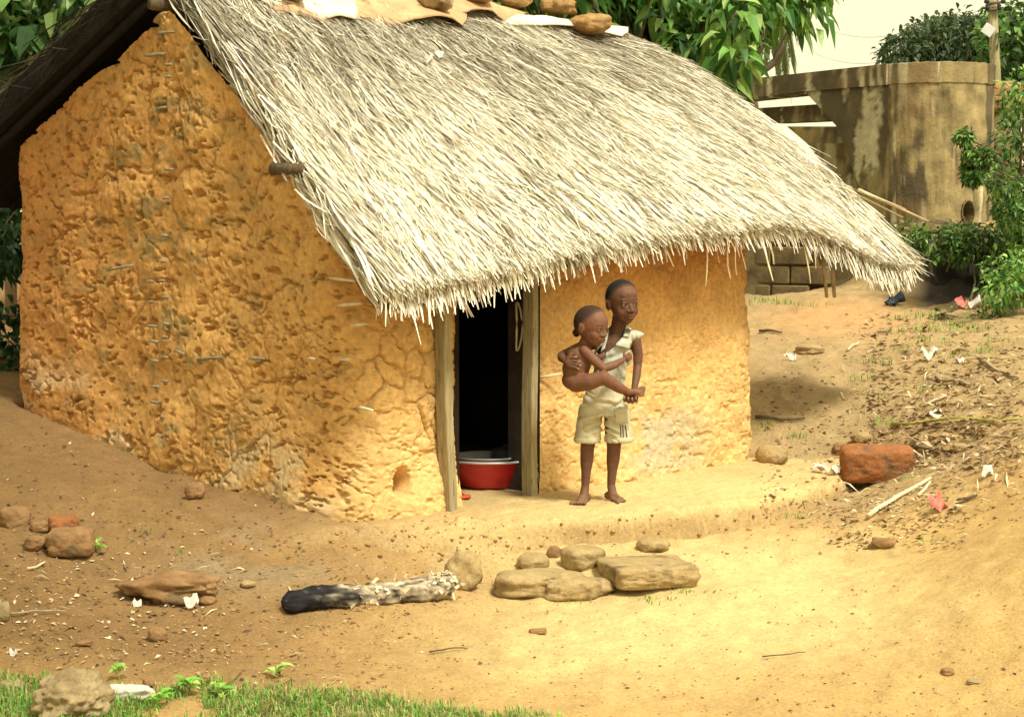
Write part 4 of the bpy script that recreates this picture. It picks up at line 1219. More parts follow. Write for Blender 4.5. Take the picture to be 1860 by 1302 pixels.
GREENS = [np.array(c) for c in [(.11, .32, .04), (.18, .44, .06), (.28, .50, .09), (.40, .50, .15)]]
def grass():
    rnd = np.random.default_rng(31)
    V, C = [], []
    def tuft(P, n, h, cols, spread=.03):
        for k in range(n):
            a = rnd.uniform(0, 2 * math.pi); l = h * rnd.uniform(.5, 1.2); w = rnd.uniform(.0018, .004)
            d = np.array([math.cos(a), math.sin(a), 0]); s = np.array([-d[1], d[0], 0])
            b = P + np.array([rnd.normal(0, spread), rnd.normal(0, spread), -.004])
            lean = rnd.uniform(.2, .9)
            m_ = b + d * l * .3 * lean + np.array([0, 0, l * .55]); t = b + d * l * .85 * lean + np.array([0, 0, l * (.95 - .45 * lean)])
            V.extend([b - s * w, b + s * w, m_ + s * w * .8, m_ - s * w * .8, t])
            C.extend([cols[rnd.integers(len(cols))] * rnd.uniform(.7, 1.3)] * 5)
    # lawn edge along the bottom left of the frame
    n = 2100
    px = rnd.uniform(-20, 1000, n)
    edge = np.interp(px, [-20, 60, 150, 260, 420, 560, 700, 850, 1000], [1225, 1232, 1245, 1250, 1236, 1248, 1268, 1288, 1303])
    py = edge + rnd.random(n) ** .7 * (1330 - edge)
    ok = (rnd.random(n) < np.clip((py - edge) / 30 + .25, 0, 1)) & (fbm(px / 90, py / 28, px * 0, 1.0, 3, 44) > -.22)
    P = hits(px[ok], py[ok])
    dry = np.array([.42, .34, .15])
    for k in range(len(P)):
        tuft(P[k], 14, rnd.choice([.024, .034, .05, .07]), GREENS + ([dry, dry, dry] if px[ok][k] > 430 else [dry]))
    # sparse tufts elsewhere
    for (x, y, m_, sp) in [(930,1080,30,.03),(1190,1092,24,.04),(1035,1092,18,.04),(1245,1074,26,.025),(1460,940,40,.05),(1650,870,25,.05),(690,1085,6,.03),(175,1000,30,.025),(250,985,16,.03),(330,1004,8,.02),(260,960,14,.04),(1340,555,40,.1),
                           (1390,548,60,.12),(1430,552,60,.12),(1470,555,30,.1),(1600,660,40,.1),(1560,690,40,.08),(1660,640,40,.09),(1700,600,60,.12),(1750,590,70,.12),(1680,620,50,.1),(1640,605,50,.1),(1800,640,30,.1),(1590,720,20,.06),(1690,710,30,.1),
                           (1445,795,20,.05),(1390,775,20,.05),(1620,770,24,.06),(1700,980,20,.04),(1770,600,60,.12),(1830,620,50,.12),(1730,650,30,.1),(1640,580,50,.1),(1700,575,70,.12)]:
        p = spot(x, y)
        tuft(np.array(p), m_, .035 if y > 850 else .07, GREENS + [dry] , sp)
    n = len(V) // 5
    b = np.arange(n) * 5
    F = [np.stack([b, b + 1, b + 2, b + 3], 1), np.stack([b + 3, b + 2, b + 4], 1)]
    tag(ob('grass', mesh_np('grass', np.array(V), F, np.array(C), False), M['leaf']), 'short green grass along the foreground edge and in small tufts', 'grass', None, 'stuff')
grass()

# ------------------------------------------------------------------ leaves and trees
def leaf_mesh(P, D, Nn, ln, wd, cols, fold=.25, droop=.25):
    """pointed oval leaves: P base, D direction, Nn normal (n,3)"""
    D = D / (np.linalg.norm(D, axis=1)[:, None] + 1e-9)
    S = np.cross(D, Nn); S /= np.linalg.norm(S, axis=1)[:, None] + 1e-9
    U = np.cross(S, D)
    g = np.array([0, 0, -1.0])
    l, w = ln[:, None], wd[:, None]
    m1 = P + D * l * .35 + U * l * .04; m2 = P + D * l * .72 + g * l * droop * .35; tip = P + D * l + g * l * droop
    V = np.stack([P, m1 - S * w * .5 + U * w * fold, m1, m1 + S * w * .5 + U * w * fold, m2 - S * w * .36 + U * w * fold * .7, m2, m2 + S * w * .36 + U * w * fold * .7, tip], 1).reshape(-1, 3)
    b = np.arange(len(P)) * 8
    tri = np.concatenate([np.stack([b, b + 2, b + 1], 1), np.stack([b, b + 3, b + 2], 1), np.stack([b + 4, b + 5, b + 7], 1), np.stack([b + 5, b + 6, b + 7], 1)])
    quad = np.concatenate([np.stack([b + 1, b + 2, b + 5, b + 4], 1), np.stack([b + 2, b + 3, b + 6, b + 5], 1)])
    return V, [tri, quad], np.repeat(cols, 8, 0)
def crown(clumps, per, ln, wd, cols, seed, droop=.3, flat=.5, shell=.55):
    rnd = np.random.default_rng(seed)
    parts = []
    for (c, r) in clumps:
        r = np.asarray(r, float) * np.ones(3)
        n = max(6, int(per * rnd.uniform(.8, 1.2)))
        d = rnd.normal(size=(n, 3)); d /= np.linalg.norm(d, axis=1)[:, None]
        rad = shell + (1 - shell) * rnd.random(n) ** .6
        P = np.asarray(c) + d * rad[:, None] * r
        D = d * .7 + rnd.normal(0, .6, (n, 3)) + np.array([0, 0, -.25])
        Nn = rnd.normal(0, .5, (n, 3)) + np.array([0, 0, 1.0]) * flat * 2 + d * .4
        l = ln * rnd.uniform(.6, 1.25, n)
        k = rnd.integers(len(cols), size=n)
        cc = np.array(cols)[k] * rnd.uniform(.7, 1.3, n)[:, None] * rnd.uniform(.85, 1.15)
        parts.append(leaf_mesh(P, D, Nn, l, l * wd, cc, .2, droop))
    return merge(parts)
def branches(root, clumps, r0, r1, seed, via=None):
    rnd = np.random.default_rng(seed)
    parts = []
    for (c, r) in clumps:
        a = np.array(root if via is None else via, float); b = np.array(c, float)
        mid = (a + b) / 2 + rnd.normal(0, .08, 3) * np.linalg.norm(b - a)
        parts.append(tube([a, a * .5 + mid * .5, mid, mid * .5 + b * .5, b], [r0, r0 * .8, (r0 + r1) / 2, r1 * 1.3, r1], 6))
    return merge(parts)
def tree(name, label, base, top, clumps, per, ln, wd, cols, seed, r=.12, cat='tree', group=None, limbs=True, **kw):
    e = thing(name, label, cat, tuple(base), group)
    b, t = np.array(base), np.array(top)
    pts = [b + np.array([0, 0, -.1]), b * .7 + t * .3 + np.array([.05, 0, 0]), b * .35 + t * .65 - np.array([.04, 0, 0]), t]
    parts = [tube(pts, [r, r * .85, r * .7, r * .5], 9, True, .05, seed)]
    if limbs:
        v, f, _ = branches(t - (t - b) * .12, clumps, r * .4, r * .1, seed)
        parts.append((v, f))
    V, F, _ = merge(parts)
    ob('trunk', mesh_np('trunk', V, F), M['bark'], e)
    V, F, C = crown(clumps, per, ln, wd, cols, seed, **kw)
    ob('crown', mesh_np('crown', V, F, C, False), M['leaf'], e)
    return e
def clumps_px(box, n, d0, d1, r0, r1, seed, keep=None):
    rnd = np.random.default_rng(seed)
    out = []
    while len(out) < n:
        px, py = rnd.uniform(box[0], box[2]), rnd.uniform(box[1], box[3])
        if keep and not keep(px, py): continue
        d = rnd.uniform(d0, d1)
        out.append((np.array(at(px, py, d)), rnd.uniform(r0, r1) * np.array([1, 1, .75])))
    return out
def gz(x, y): return float(terrain(np.array([x]), np.array([y]))[0])
BRIGHT = [np.array(c) for c in [(.06, .18, .03), (.13, .30, .05), (.22, .40, .08), (.32, .48, .14), (.04, .12, .025)]]
DEEP = [np.array(c) for c in [(.018, .055, .016), (.030, .085, .022), (.045, .11, .03)]]
OLIVE = [np.array(c) for c in [(.035, .065, .022), (.055, .09, .030), (.08, .12, .04)]]
# broad-leaved tree right behind the ridge
kp = lambda x, y: y < np.interp(x, [560, 1000, 1150, 1250, 1330, 1390, 1430, 1500], [35, 70, 110, 150, 140, 60, 30, 5])
cl = clumps_px((560, -120, 1500, 150), 125, 15.3, 17.5, .16, .34, 5, kp)
tree('broadleaf_tree', 'bright green large-leaved tree rising behind the thatched ridge', (1.1, 16.6, gz(1.1, 16.6)), (1.2, 16.4, 2.2), cl, 62, .17, .46, BRIGHT, 51, .13, droop=.45)
cl = clumps_px((560, -60, 1300, 120), 60, 18.0, 19.5, .3, .5, 6, kp)
tree('shade_tree', 'dark dense tree standing behind the bright large-leaved tree', (0.6, 19, gz(.6, 19)), (0.8, 18.8, 2.4), cl, 60, .2, .5, DEEP, 52, .16, droop=.4)
# pale palm frond
def palm():
    base = Vector((3.2, 27, gz(3.2, 27)))
    e = thing('palm_tree', 'pale hazy palm with drooping fronds against the sky', 'palm', tuple(base))
    topc = np.array(at(1390, -70, 27))
    V, F = tube([np.array(base), np.array(base) * .5 + topc * .5 + np.array([-.1, 0, 0]), topc], [.16, .13, .11], 9)
    ob('trunk', mesh_np('trunk', V, F), M['bark'], e)
    rnd = np.random.default_rng(9)
    ends = [(1435, 105), (1422, 130), (1365, 140), (1330, 120), (1400, 90), (1460, 40), (1300, 40), (1345, 60), (1480, -60), (1320, -60)]
    for q in ends:
        tip = np.array(at(q[0], q[1], 27 + rnd.uniform(-.6, .6)))
        mid = (topc + tip) / 2 + np.array([(tip - topc)[0] * .25, 0, .22])
        ts = np.linspace(0, 1, 34)
        C_ = np.array([(1 - t) ** 2 * topc + 2 * t * (1 - t) * mid + t * t * tip for t in ts])
        parts = [tube(C_[::3], .012, 5) + (np.tile([.35, .36, .18], (len(C_[::3]) * 5, 1)),)]
        for sg in (-1, 1):
            P = C_[4:]
            tang = np.gradient(C_, axis=0)[4:]
            D = tang / np.linalg.norm(tang, axis=1)[:, None] * .6 + np.array([sg * .45, rnd.uniform(-.3, .3), -.75])
            n = len(P)
            parts.append(leaf_mesh(P, D, np.tile([0, -1.0, .3], (n, 1)) + rnd.normal(0, .2, (n, 3)), np.full(n, .34) * rnd.uniform(.7, 1.1, n), np.full(n, .028), np.array([.26, .30, .13]) * rnd.uniform(.7, 1.3, n)[:, None], .1, .35))
        V, F, C = merge(parts)
        ob('frond', mesh_np('frond', V, F, C, False), M['leaf'], e)
palm()
# far trees on the right
kp = lambda x, y: ((x - 1745) / 108) ** 2 + ((y - 105) / 70) ** 2 < 1
cl = clumps_px((1636, 36, 1850, 180), 60, 36, 39, .34, .62, 7, kp)
tree('mango_tree', 'dark rounded tree beyond the concrete ruin', (8.4, 37.5, gz(8.4, 37.5)), (8.4, 37.5, 3.6), cl, 150, .17, .4, OLIVE, 53, .22, droop=.3)
cl = clumps_px((1800, 20, 1900, 190), 22, 26, 28, .22, .4, 8) 
tree('roadside_tree', 'green tree with open branches at the upper right frame edge', (7.2, 27, gz(7.2, 27)), (7.1, 27, 3.4), cl, 70, .16, .42, BRIGHT[:3] + OLIVE, 54, .14, droop=.3)
# feathery bush on the right edge
kp = lambda x, y: x > np.interp(y, [130, 170, 230, 260, 330, 400, 470], [1870, 1850, 1835, 1800, 1782, 1835, 1840])
cl = clumps_px((1785, 140, 1990, 470), 46, 15.2, 17.0, .10, .22, 9, kp) + clumps_px((1748, 240, 1800, 330), 7, 15.5, 16.2, .05, .10, 19)
tree('feathery_bush', 'fresh green feathery bush at the right frame edge before the ruin', (4.5, 16.3, gz(4.5, 16.3)), (4.45, 16.2, 1.7), cl, 190, .055, .42, BRIGHT[:4] + DEEP[1:], 55, .05, 'bush', droop=.15)
cl = clumps_px((1800, 470, 1900, 540), 14, 14.6, 15.6, .08, .16, 10)
tree('low_shrub', 'small green shrub on the dark bank at the right edge', (3.95, 15.2, gz(3.95, 15.2)), (3.95, 15.2, gz(3.95, 15.2) + .15), cl, 90, .06, .45, BRIGHT[:4], 56, .025, 'shrub', droop=.15)
kp = lambda x, y: True
cl = clumps_px((1640, 418, 1870, 468), 46, 16.7, 17.6, .06, .13, 12)
tree('bank_creeper', 'green creeper growing along the top of the dark bank', (4.0, 17.9, gz(4.0, 17.9)), (4.0, 17.8, gz(4., 17.8) + .1), cl, 70, .055, .5, BRIGHT[:4] + OLIVE, 57, .02, 'creeper', droop=.2)
cl = clumps_px((1640, 560, 1830, 625), 18, 14.8, 15.8, .05, .10, 13)
tree('ground_creeper', 'low green weeds over the rubble below the dark bank', (3.3, 15.2, gz(3.3, 15.2)), (3.3, 15.2, gz(3.3, 15.2) + .06), cl, 45, .05, .5, BRIGHT[:4] + OLIVE, 58, .012, 'weeds', droop=.2)
M['char'] = mat('charred_soil', (0.018, 0.014, 0.011), (0.06, 0.045, 0.032), 9, .97, .8, 40, .02)
for k, pts in enumerate([[(1770, 440), (1764, 480), (1768, 520), (1760, 550)], [(1690, 450), (1684, 480), (1690, 505)], [(1720, 445), (1726, 475), (1716, 500)]]):
    P_ = [np.array(spot(*q)) + np.array([0, -.06, .03]) for q in pts]
    V, F = tube(P_, .010, 6, True, .1, k)
    single('root', V, F, M['stick_grey'], ['long bare root hanging down the dark bank', 'short root at the left of the dark bank', 'crooked root midway along the dark bank'][k], 'root', 'roots on the bank')
# left background: broad leaves, dry stalks, dark thicket
kp = lambda x, y: y < 190 - x * .95
cl = clumps_px((-60, -40, 215, 190), 38, 13.4, 14.6, .10, .22, 14, kp)
tree('leafy_plant', 'broad-leaved green plant behind the left roof edge', (-3.7, 14, gz(-3.7, 14)), (-3.6, 14, 2.4), cl, 26, .17, .6, [c * .55 for c in BRIGHT], 59, .03, 'plant', droop=.4)
for k, (x, y0, w) in enumerate([(18, 150, 20), (62, 90, 12), (80, 75, 9), (98, 60, 7), (122, 50, 7), (150, 20, 8), (45, 120, 6)]):
    d = 14.9 + .05 * k
    t_, b_ = at(x + 8, -60, d), at(x - 4, y0 + 60, d)
    z0 = gz(b_.x, d)
    V, F = tube([(b_.x, d, z0), tuple(b_), tuple(at(x + 2, 30, d)), tuple(t_)], [w * d / FPX * .55] * 3 + [w * d / FPX * .4], 8, True, .05, k)
    single('dry_stalk', V, F, M['stick'], ['thick brown stem farthest left behind the roof', 'upright dry stalk second from the left behind the roof', 'upright dry stalk third from the left behind the roof', 'upright dry stalk fourth from the left behind the roof', 'thin dry stalk fifth from the left behind the roof', 'rightmost dry stalk behind the left roof edge', 'slim dry stalk just right of the thick brown stem'][k], 'stalk', 'dry stalks behind the roof')
cl = clumps_px((-120, -80, 420, 300), 60, 17.5, 19, .3, .55, 15)
tree('dark_thicket', 'dark green thicket in the left background', (-5, 18.5, gz(-5, 18.5)), (-5, 18.5, 1.6), cl, 70, .2, .5, DEEP, 60, .1, 'thicket', droop=.3)
cl = clumps_px((-90, 280, 40, 720), 34, 12.4, 13.4, .12, .26, 16)
tree('hut_side_bush', 'dark bush crowding the far left corner of the hut', (-3.7, 12.9, gz(-3.7, 12.9)), (-3.65, 12.9, 1.0), cl, 70, .10, .5, DEEP, 61, .04, 'bush', droop=.3)
# tree added out of view: crown shaped to shade the left yard and gable
def shade_tree():
    rnd = np.random.default_rng(77)
    cl = []
    while len(cl) < 64:
        y = rnd.uniform(3.6, 10.2); x = rnd.uniform(-4.6, 1.3)
        edge = np.interp(y, [3.6, 5.0, 6.9, 8.6, 10.2], [.75, .65, -.05, -.9, -1.9])
        if x > edge - .25 or ((x + 1.6) / 3.2) ** 2 + ((y - 6.8) / 3.6) ** 2 > 1: continue
        cl.append((np.array([x, y, 6.0 + .9 * rnd.random() - .10 * ((x + 1.6) ** 2 + (y - 6.8) ** 2) * .3]), rnd.uniform(.35, .55) * np.array([1, 1, .6])))
    tree('added_shade_tree', 'tree added out of view to shade the gable and left yard', (-4.9, 6.4, gz(-4.9, 6.4)), (-4.2, 6.6, 4.4), cl, 54, .22, .45, BRIGHT[:3], 78, .24, droop=.3)
shade_tree()
# seedlings in the foreground grass
def seedling(px, py, n, ln, label, seed, h=.05):
    p = spot(px, py)
    e = thing('seedling', label, 'plant', tuple(p), 'seedlings in the foreground grass')
    rnd = np.random.default_rng(seed)
    V, F = tube([np.array(p) - np.array([0, 0, .01]), np.array(p) + np.array([.004, 0, h])], .003, 5)
    ob('stem', mesh_np('stem', V, F), M['green_cane'], e)
    for k in range(n):
        a = k * 2.4 + rnd.uniform(-.3, .3)
        P = np.array([np.array(p) + np.array([0, 0, h * rnd.uniform(.4, 1)])])
        D = np.array([[math.cos(a), math.sin(a) * .8, rnd.uniform(.2, .8)]])
        V, F, C = leaf_mesh(P, D, np.array([[0, -.2, 1.0]]), np.array([ln * rnd.uniform(.7, 1.2)]), np.array([ln * .45]), np.array([GREENS[rnd.integers(1, 4)] * 1.2]), .2, .3)
        ob('leaf', mesh_np('leaf', V, F, C), M['leaf'], e)
for k, q in enumerate([(502, 1232, 6, .07, 'yellow-green seedling standing apart at the top of the grass'), (215, 1235, 10, .05, 'small leafy weed behind the whitish flat stone'), (340, 1262, 14, .07, 'broad leafy weed in the grass right of the whitish stone'),
                       (400, 1272, 12, .06, 'leafy weed in the middle of the foreground grass'), (290, 1285, 9, .06, 'leafy weed at the bottom edge below the whitish stone'), (178, 1006, 7, .05, 'little green weed by the large oblong stone')]):
    seedling(*q[:5], 70 + k)

# ------------------------------------------------------------------ concrete ruin, block wall and pole
def concrete_col(x, y, z, seed=0):
    base = np.array([.31, .245, .115]); dark = np.array([.085, .070, .042]); pale = np.array([.62, .56, .36]); rust = np.array([.26, .17, .085])
    seed = 1; n = fbm(x, y, z, 2.4, 5, seed, .62); st = fbm(x * 7, y * 7, z * .45, 1.3, 4, seed + 3); blk = fbm(x, y, z, 9, 4, seed + 9)
    c = base * (1 + .55 * blk)[:, None]
    wd = smooth(-.05, .25, n * .8 + .75 * st + .30 * smooth(2.3, 3.0, z) - .12 + .22 * smooth(4.4, 3.4, x))
    c = c + (dark - c) * (wd * .85)[:, None]
    wp = smooth(.22, .36, fbm(x * 6, y * 6, z * .9, 1.5, 3, seed + 21)) * .85
    c = c + (pale - c) * wp[:, None]
    wr = smooth(.25, .5, fbm(x, y, z, 2.6, 3, seed + 31)) * .5
    return np.clip(c + (rust - c) * wr[:, None], .02, .9)
RP0, RP1 = np.array([2.43, 23.0]), np.array([3.90, 20.55])
RD = (RP1 - RP0) / np.linalg.norm(RP1 - RP0)
RN = np.array([RD[1], -RD[0]])                        # faces the camera, down-left
if RN[1] > 0: RN = -RN
def ruin_az(px, py):
    rx, rz = ray(px, py)
    # RP0 + RD*a, x = rx*y
    a = (rx * RP0[1] - RP0[0]) / (RD[0] - rx * RD[1])
    d = RP0[1] + RD[1] * a
    return float(a), CAMZ + float(rz) * float(d)
RUIN = thing('concrete_ruin', 'mossy stained concrete ruin with rounded end and round pipe holes', 'ruin', (4.2, 21.0, gz(4.2, 21)))
def prism(name, poly, t0, t1, seed, sub=26):
    az = [ruin_az(*q) for q in poly]
    bm = bmesh.new()
    fr = [bm.verts.new((RP0[0] + RD[0] * a + RN[0] * t0, RP0[1] + RD[1] * a + RN[1] * t0, z)) for a, z in az]
    bk = [bm.verts.new((RP0[0] + RD[0] * a + RN[0] * t1, RP0[1] + RD[1] * a + RN[1] * t1, z)) for a, z in az]
    n = len(az)
    bm.faces.new(fr); bm.faces.new(bk[::-1])
    for k in range(n):
        bm.faces.new([fr[k], bk[k], bk[(k + 1) % n], fr[(k + 1) % n]])
    bmesh.ops.recalc_face_normals(bm, faces=bm.faces)
    bmesh.ops.triangulate(bm, faces=bm.faces)
    for _ in range(7):
        lg = [e for e in bm.edges if e.calc_length() > .07]
        if not lg: break
        bmesh.ops.subdivide_edges(bm, edges=lg, cuts=1)
        bmesh.ops.triangulate(bm, faces=bm.faces)
    V = np.array([v.co[:] for v in bm.verts]); bm.verts.index_update()
    F = np.array([[v.index for v in f.verts] for f in bm.faces]); bm.free()
    ob(name, mesh_np(name, V, F, concrete_col(V[:, 0], V[:, 1], V[:, 2], seed), False), M['concrete'], RUIN)
a_s, _ = ruin_az(1613, 200)
def edge_px(z):                                           # pixel row on the seam with the rounded end
    x, y = RP0 + RD * a_s
    return project(np.array([x, y, z]))
tx, ty = edge_px(3.02); bx2, by2 = edge_px(0.9)
prism('wall_panel', [(1466,134),(1466,171),(1479,185),(1518,228),(1535,262),(1545,300),(1570,360),(1600,470),(float(bx2),float(by2)),(float(tx),float(ty))], 0, -.25, 1)
tq = [edge_px(2.83), edge_px(3.045)]
prism('parapet', [(1300,151),(float(tq[1][0])+1,float(tq[1][1])),(float(tq[0][0])+1,float(tq[0][1])),(1470,166),(1345,182),(1300,188)], .035, .0015, 6)
prism('top_beam', [(1296,152),(1466.6,133.5),(1466.6,171),(1345,184),(1296,190)], .02, -.23, 2)
prism('beam', [(1320,197),(1510,184.5),(1545,215),(1365,223)], -.27, -.5, 3)
prism('beam', [(1395,229),(1545,229),(1560,261),(1430,259)], -.27, -.5, 4)
prism('back_panel', [(1380,246),(1570,246),(1580,300),(1610,380),(1480,380)], -.6, -.75, 5)
def ruin_round():
    cen = RP1 * 0 + (RP0 + RD * a_s) + np.array([-RN[0], -RN[1]]) * .62
    a0 = math.atan2(RN[1], RN[0])
    prof = []
    zs = np.linspace(.7, 3.03, 120)
    ths = np.linspace(a0, a0 + math.pi * 1.05, 110)
    TH_, Z_ = np.meshgrid(ths, zs, indexing='xy')
    th, z = TH_.ravel(), Z_.ravel()
    def ring(r):
        rr = r + .012 * fbm(np.cos(th) * 3, np.sin(th) * 3, z, 3, 4, 3)
        return np.stack([cen[0] + rr * np.cos(th), cen[1] + rr * np.sin(th), z], 1)
    flare = .0
    Vo, Vi = ring(.62), ring(.42)
    n, m = len(zs), len(ths)
    Fo = grid_faces(n, m)
    # holes
    mid = Vo[Fo].mean(1)
    px, py = project(mid)
    hole = (((px - 1757) / 11) ** 2 + ((py - 385) / 20) ** 2 < 1) | (((px - 1756) / 10) ** 2 + ((py - 282) / 20) ** 2 < 1)
    hole &= mid[:, 1] < cen[1]
    keep = ~hole
    N = n * m
    Fs = Fo[keep]
    Fi = Fs[:, ::-1] + N
    # rims
    ed = {}
    for f in Fs:
        for k in range(4):
            a, b = int(f[k]), int(f[(k + 1) % 4])
            if (b, a) in ed: ed.pop((b, a))
            else: ed[(a, b)] = 1
    br = np.array([[b, a, a + N, b + N] for (a, b) in ed])
    V = np.concatenate([Vo, Vi])
    ob('rounded_end', mesh_np('rounded_end', V, [Fs, Fi, br], concrete_col(V[:, 0], V[:, 1], V[:, 2], 7), False), M['concrete'], RUIN)
    # parapet band and the ledge
    for (nm, r0, r1, z0, z1, sd) in [('parapet', .60, .632, 2.83, 3.045, 11)]:
        V, C = [], []
        m = 110
        pts = []
        for r, zz in ((r0, z0), (r1, z0 + .006), (r1, z1 - .006), (r1 - .02, z1), (r0 - .17, z1), (r0 - .17, z0)):
            for t_ in ths:
                q = r + .003 * float(noise3(math.cos(t_) * 3, math.sin(t_) * 3, zz * 3, 3, sd))
                V.append((cen[0] + q * math.cos(t_), cen[1] + q * math.sin(t_), zz + .005 * float(noise3(t_ * 16, 0, 0, 1, 4))))
        V = np.array(V)
        F = grid_faces(6, m)
        F = np.concatenate([F, np.stack([np.arange(m - 1) + 5 * m, np.arange(m - 1) + 1 + 5 * m, np.arange(m - 1) + 1, np.arange(m - 1)], 1)])
        ob(nm, mesh_np(nm, V, F, concrete_col(V[:, 0], V[:, 1], V[:, 2], sd), False), M['concrete'], RUIN)
    # pipe hole rims
    for (hx_, hy_, rw, rh) in [(1757, 385, 12, 21), (1756, 282, 11, 21)]:
        k = int(np.argmin((project(Vo)[0] - hx_) ** 2 + (project(Vo)[1] - hy_) ** 2 + (Vo[:, 1] > cen[1]) * 1e6))
        th0, z0 = th[k], z[k]
        d = Vo[k][1]
        pts = []
        ca = max(.35, abs(math.cos(th0 + math.pi / 2)))
        for q in np.linspace(0, 2 * math.pi, 25):
            dz = rh * d / FPX * math.sin(q); dl = rw * d / FPX * math.cos(q)
            t_ = th0 + dl / .62 / max(.5, abs(math.sin(th0)))
            pts.append((cen[0] + .628 * math.cos(t_), cen[1] + .628 * math.sin(t_), z0 + dz))
        V, F = tube(pts, .009, 7, False)
        ob('pipe_rim', mesh_np('pipe_rim', V, F), M['concrete_plain'], RUIN)
ruin_round()
def block_wall():
    e = thing('block_wall', 'dark mossy block wall seen below the right eave behind the hut', 'wall', (2.7, 19.6, gz(2.7, 19.6)))
    cc = [bm_ for bm_ in (0,)]
    V0 = np.array([[a, b, c] for a in (-.5, .5) for b in (-.5, .5) for c in (-.5, .5)])
    bm = bmesh.new(); bmesh.ops.create_cube(bm, size=1); bmesh.ops.scale(bm, vec=(.385, .18, .175), verts=bm.verts)
    bmesh.ops.bevel(bm, geom=bm.edges[:], offset=.012, segments=1, affect='EDGES')
    me = bpy.data.meshes.new('block'); bm.to_mesh(me); bm.free(); me.materials.append(M['concrete_plain'])
    a0, b0 = at(1372, 500, 19.6), at(1510, 500, 19.2)
    dx = np.array([b0.x - a0.x, b0.y - a0.y]); Lw = np.linalg.norm(dx); dx /= Lw
    z0 = gz(2.7, 19.4) - .1
    for r in range(5):
        n = int(Lw / .4) + 1
        for k in range(n):
            u = k * .4 + (.2 if r % 2 else 0)
            o = bpy.data.objects.new('block', me); COL.objects.link(o)
            o.parent = e; o.matrix_parent_inverse = Matrix.Translation(-WOFF[e.name])
            o.location = (a0.x + dx[0] * u, a0.y + dx[1] * u + random.uniform(-.008, .008), z0 + r * .188 + .09)
            o.rotation_euler = (0, random.uniform(-.01, .01), math.atan2(dx[1], dx[0]) + random.uniform(-.01, .01))
    pts = np.array([[a0.x - dx[0] * .2, a0.y + .02], [a0.x + dx[0] * (Lw + .3), a0.y + dx[1] * Lw + .02]])
    V = []
    for (x, y) in pts:
        for zz in (z0, z0 + 5 * .188 - .01):
            for q in (-.06, .06):
                V.append((x, y + q, zz))
    F = np.array([[0, 2, 6, 4], [1, 5, 7, 3], [0, 4, 5, 1], [2, 3, 7, 6], [0, 1, 3, 2], [4, 6, 7, 5]])
    ob('mortar', mesh_np('mortar', np.array(V), F, None, False), M['concrete_plain'], e)
block_wall()
def low_wall():
    V, F = rock((.5, .4, .34), 6, .08, 61, 4, .05)
    p = at(1815, 178, 22.0)
    V = V + np.array(p)
    e = thing('laterite_pier', 'reddish rubble pier beside the rounded end of the ruin', 'pier', (p.x, p.y, gz(p.x, p.y)))
    ob('cap_stone', mesh_np('cap_stone', V, F), M['laterite'], e)
    V, F = tube([(p.x + .05, p.y, gz(p.x, p.y) - .1), (p.x + .05, p.y, p.z - .1)], [.22, .2], 8, True, .05)
    ob('shaft', mesh_np('shaft', V, F), M['concrete_plain'], e)
low_wall()
a_ = at(1832, 420, 17.2)
V, F = tube([(a_.x, a_.y, gz(a_.x, a_.y) - .1), tuple(at(1829, 330, 17.2))], [.045, .04], 8, True, .08)
single('wooden_post', V, F, M['stick'], 'short wooden post standing in the feathery bush', 'post')
def pole():
    d = 26.0
    b, t = at(1816, 330, d), at(1800, -60, d)
    e = thing('utility_pole', 'tall wooden utility pole behind the ruin at the upper right', 'pole', (b.x, d, gz(b.x, d)))
    V, F = tube([(b.x + .02, d, gz(b.x, d) - .2), tuple(b), tuple(at(1808, 130, d)), tuple(t)], [.09, .075, .07, .055], 12, True, .01)
    ob('shaft', mesh_np('shaft', V, F), M['wood_post'], e)
    for (x0, x1, y) in [(1792, 1822, 6), (1793, 1815, 18)]:
        V, F = tube([tuple(at(x0, y + 2, d - .1)), tuple(at(x1, y - 2, d - .1))], .022, 6)
        ob('crossarm', mesh_np('crossarm', V, F), M['bark'], e)
        for x in (x0, x1):
            q = at(x, y - 4, d - .1)
            V, F = lathe([(0, -.04), (.03, -.03), (.035, 0), (.02, .015), (.03, .03), (0, .05)], q.x, q.y, q.z, 10)
            ob('insulator', mesh_np('insulator', V, F), M['pot'], e)
    q = at(1795, 55, d - .12)
    V = np.array([[a * .07, b_ * .02, c * .07] for a in (-1, 1) for b_ in (-1, 1) for c in (-1, 1)])
    V = roty(V, .6) + np.array(q)
    F = np.array([[0, 1, 3, 2], [4, 6, 7, 5], [0, 4, 5, 1], [2, 3, 7, 6], [0, 2, 6, 4], [1, 5, 7, 3]])
    ob('sign_plate', mesh_np('sign_plate', V, F, None, False), M['rim'], e)
pole()
for k, (y0, y1) in enumerate([(44, 38), (12, -16)]):
    pts = [np.array(at(1802, y0, 26)) * (1 - f) + np.array(at(1480, y1 + 60, 60)) * f - np.array([0, 0, 1.0]) * math.sin(f * math.pi) * .4 for f in np.linspace(0, 1, 12)]
    V, F = tube(pts, .004, 5)
    single('power_line', V, F, M['pot'], ['lower thin wire running left from the utility pole', 'upper thin wire running left from the utility pole'][k], 'wire', 'wires on the pole')

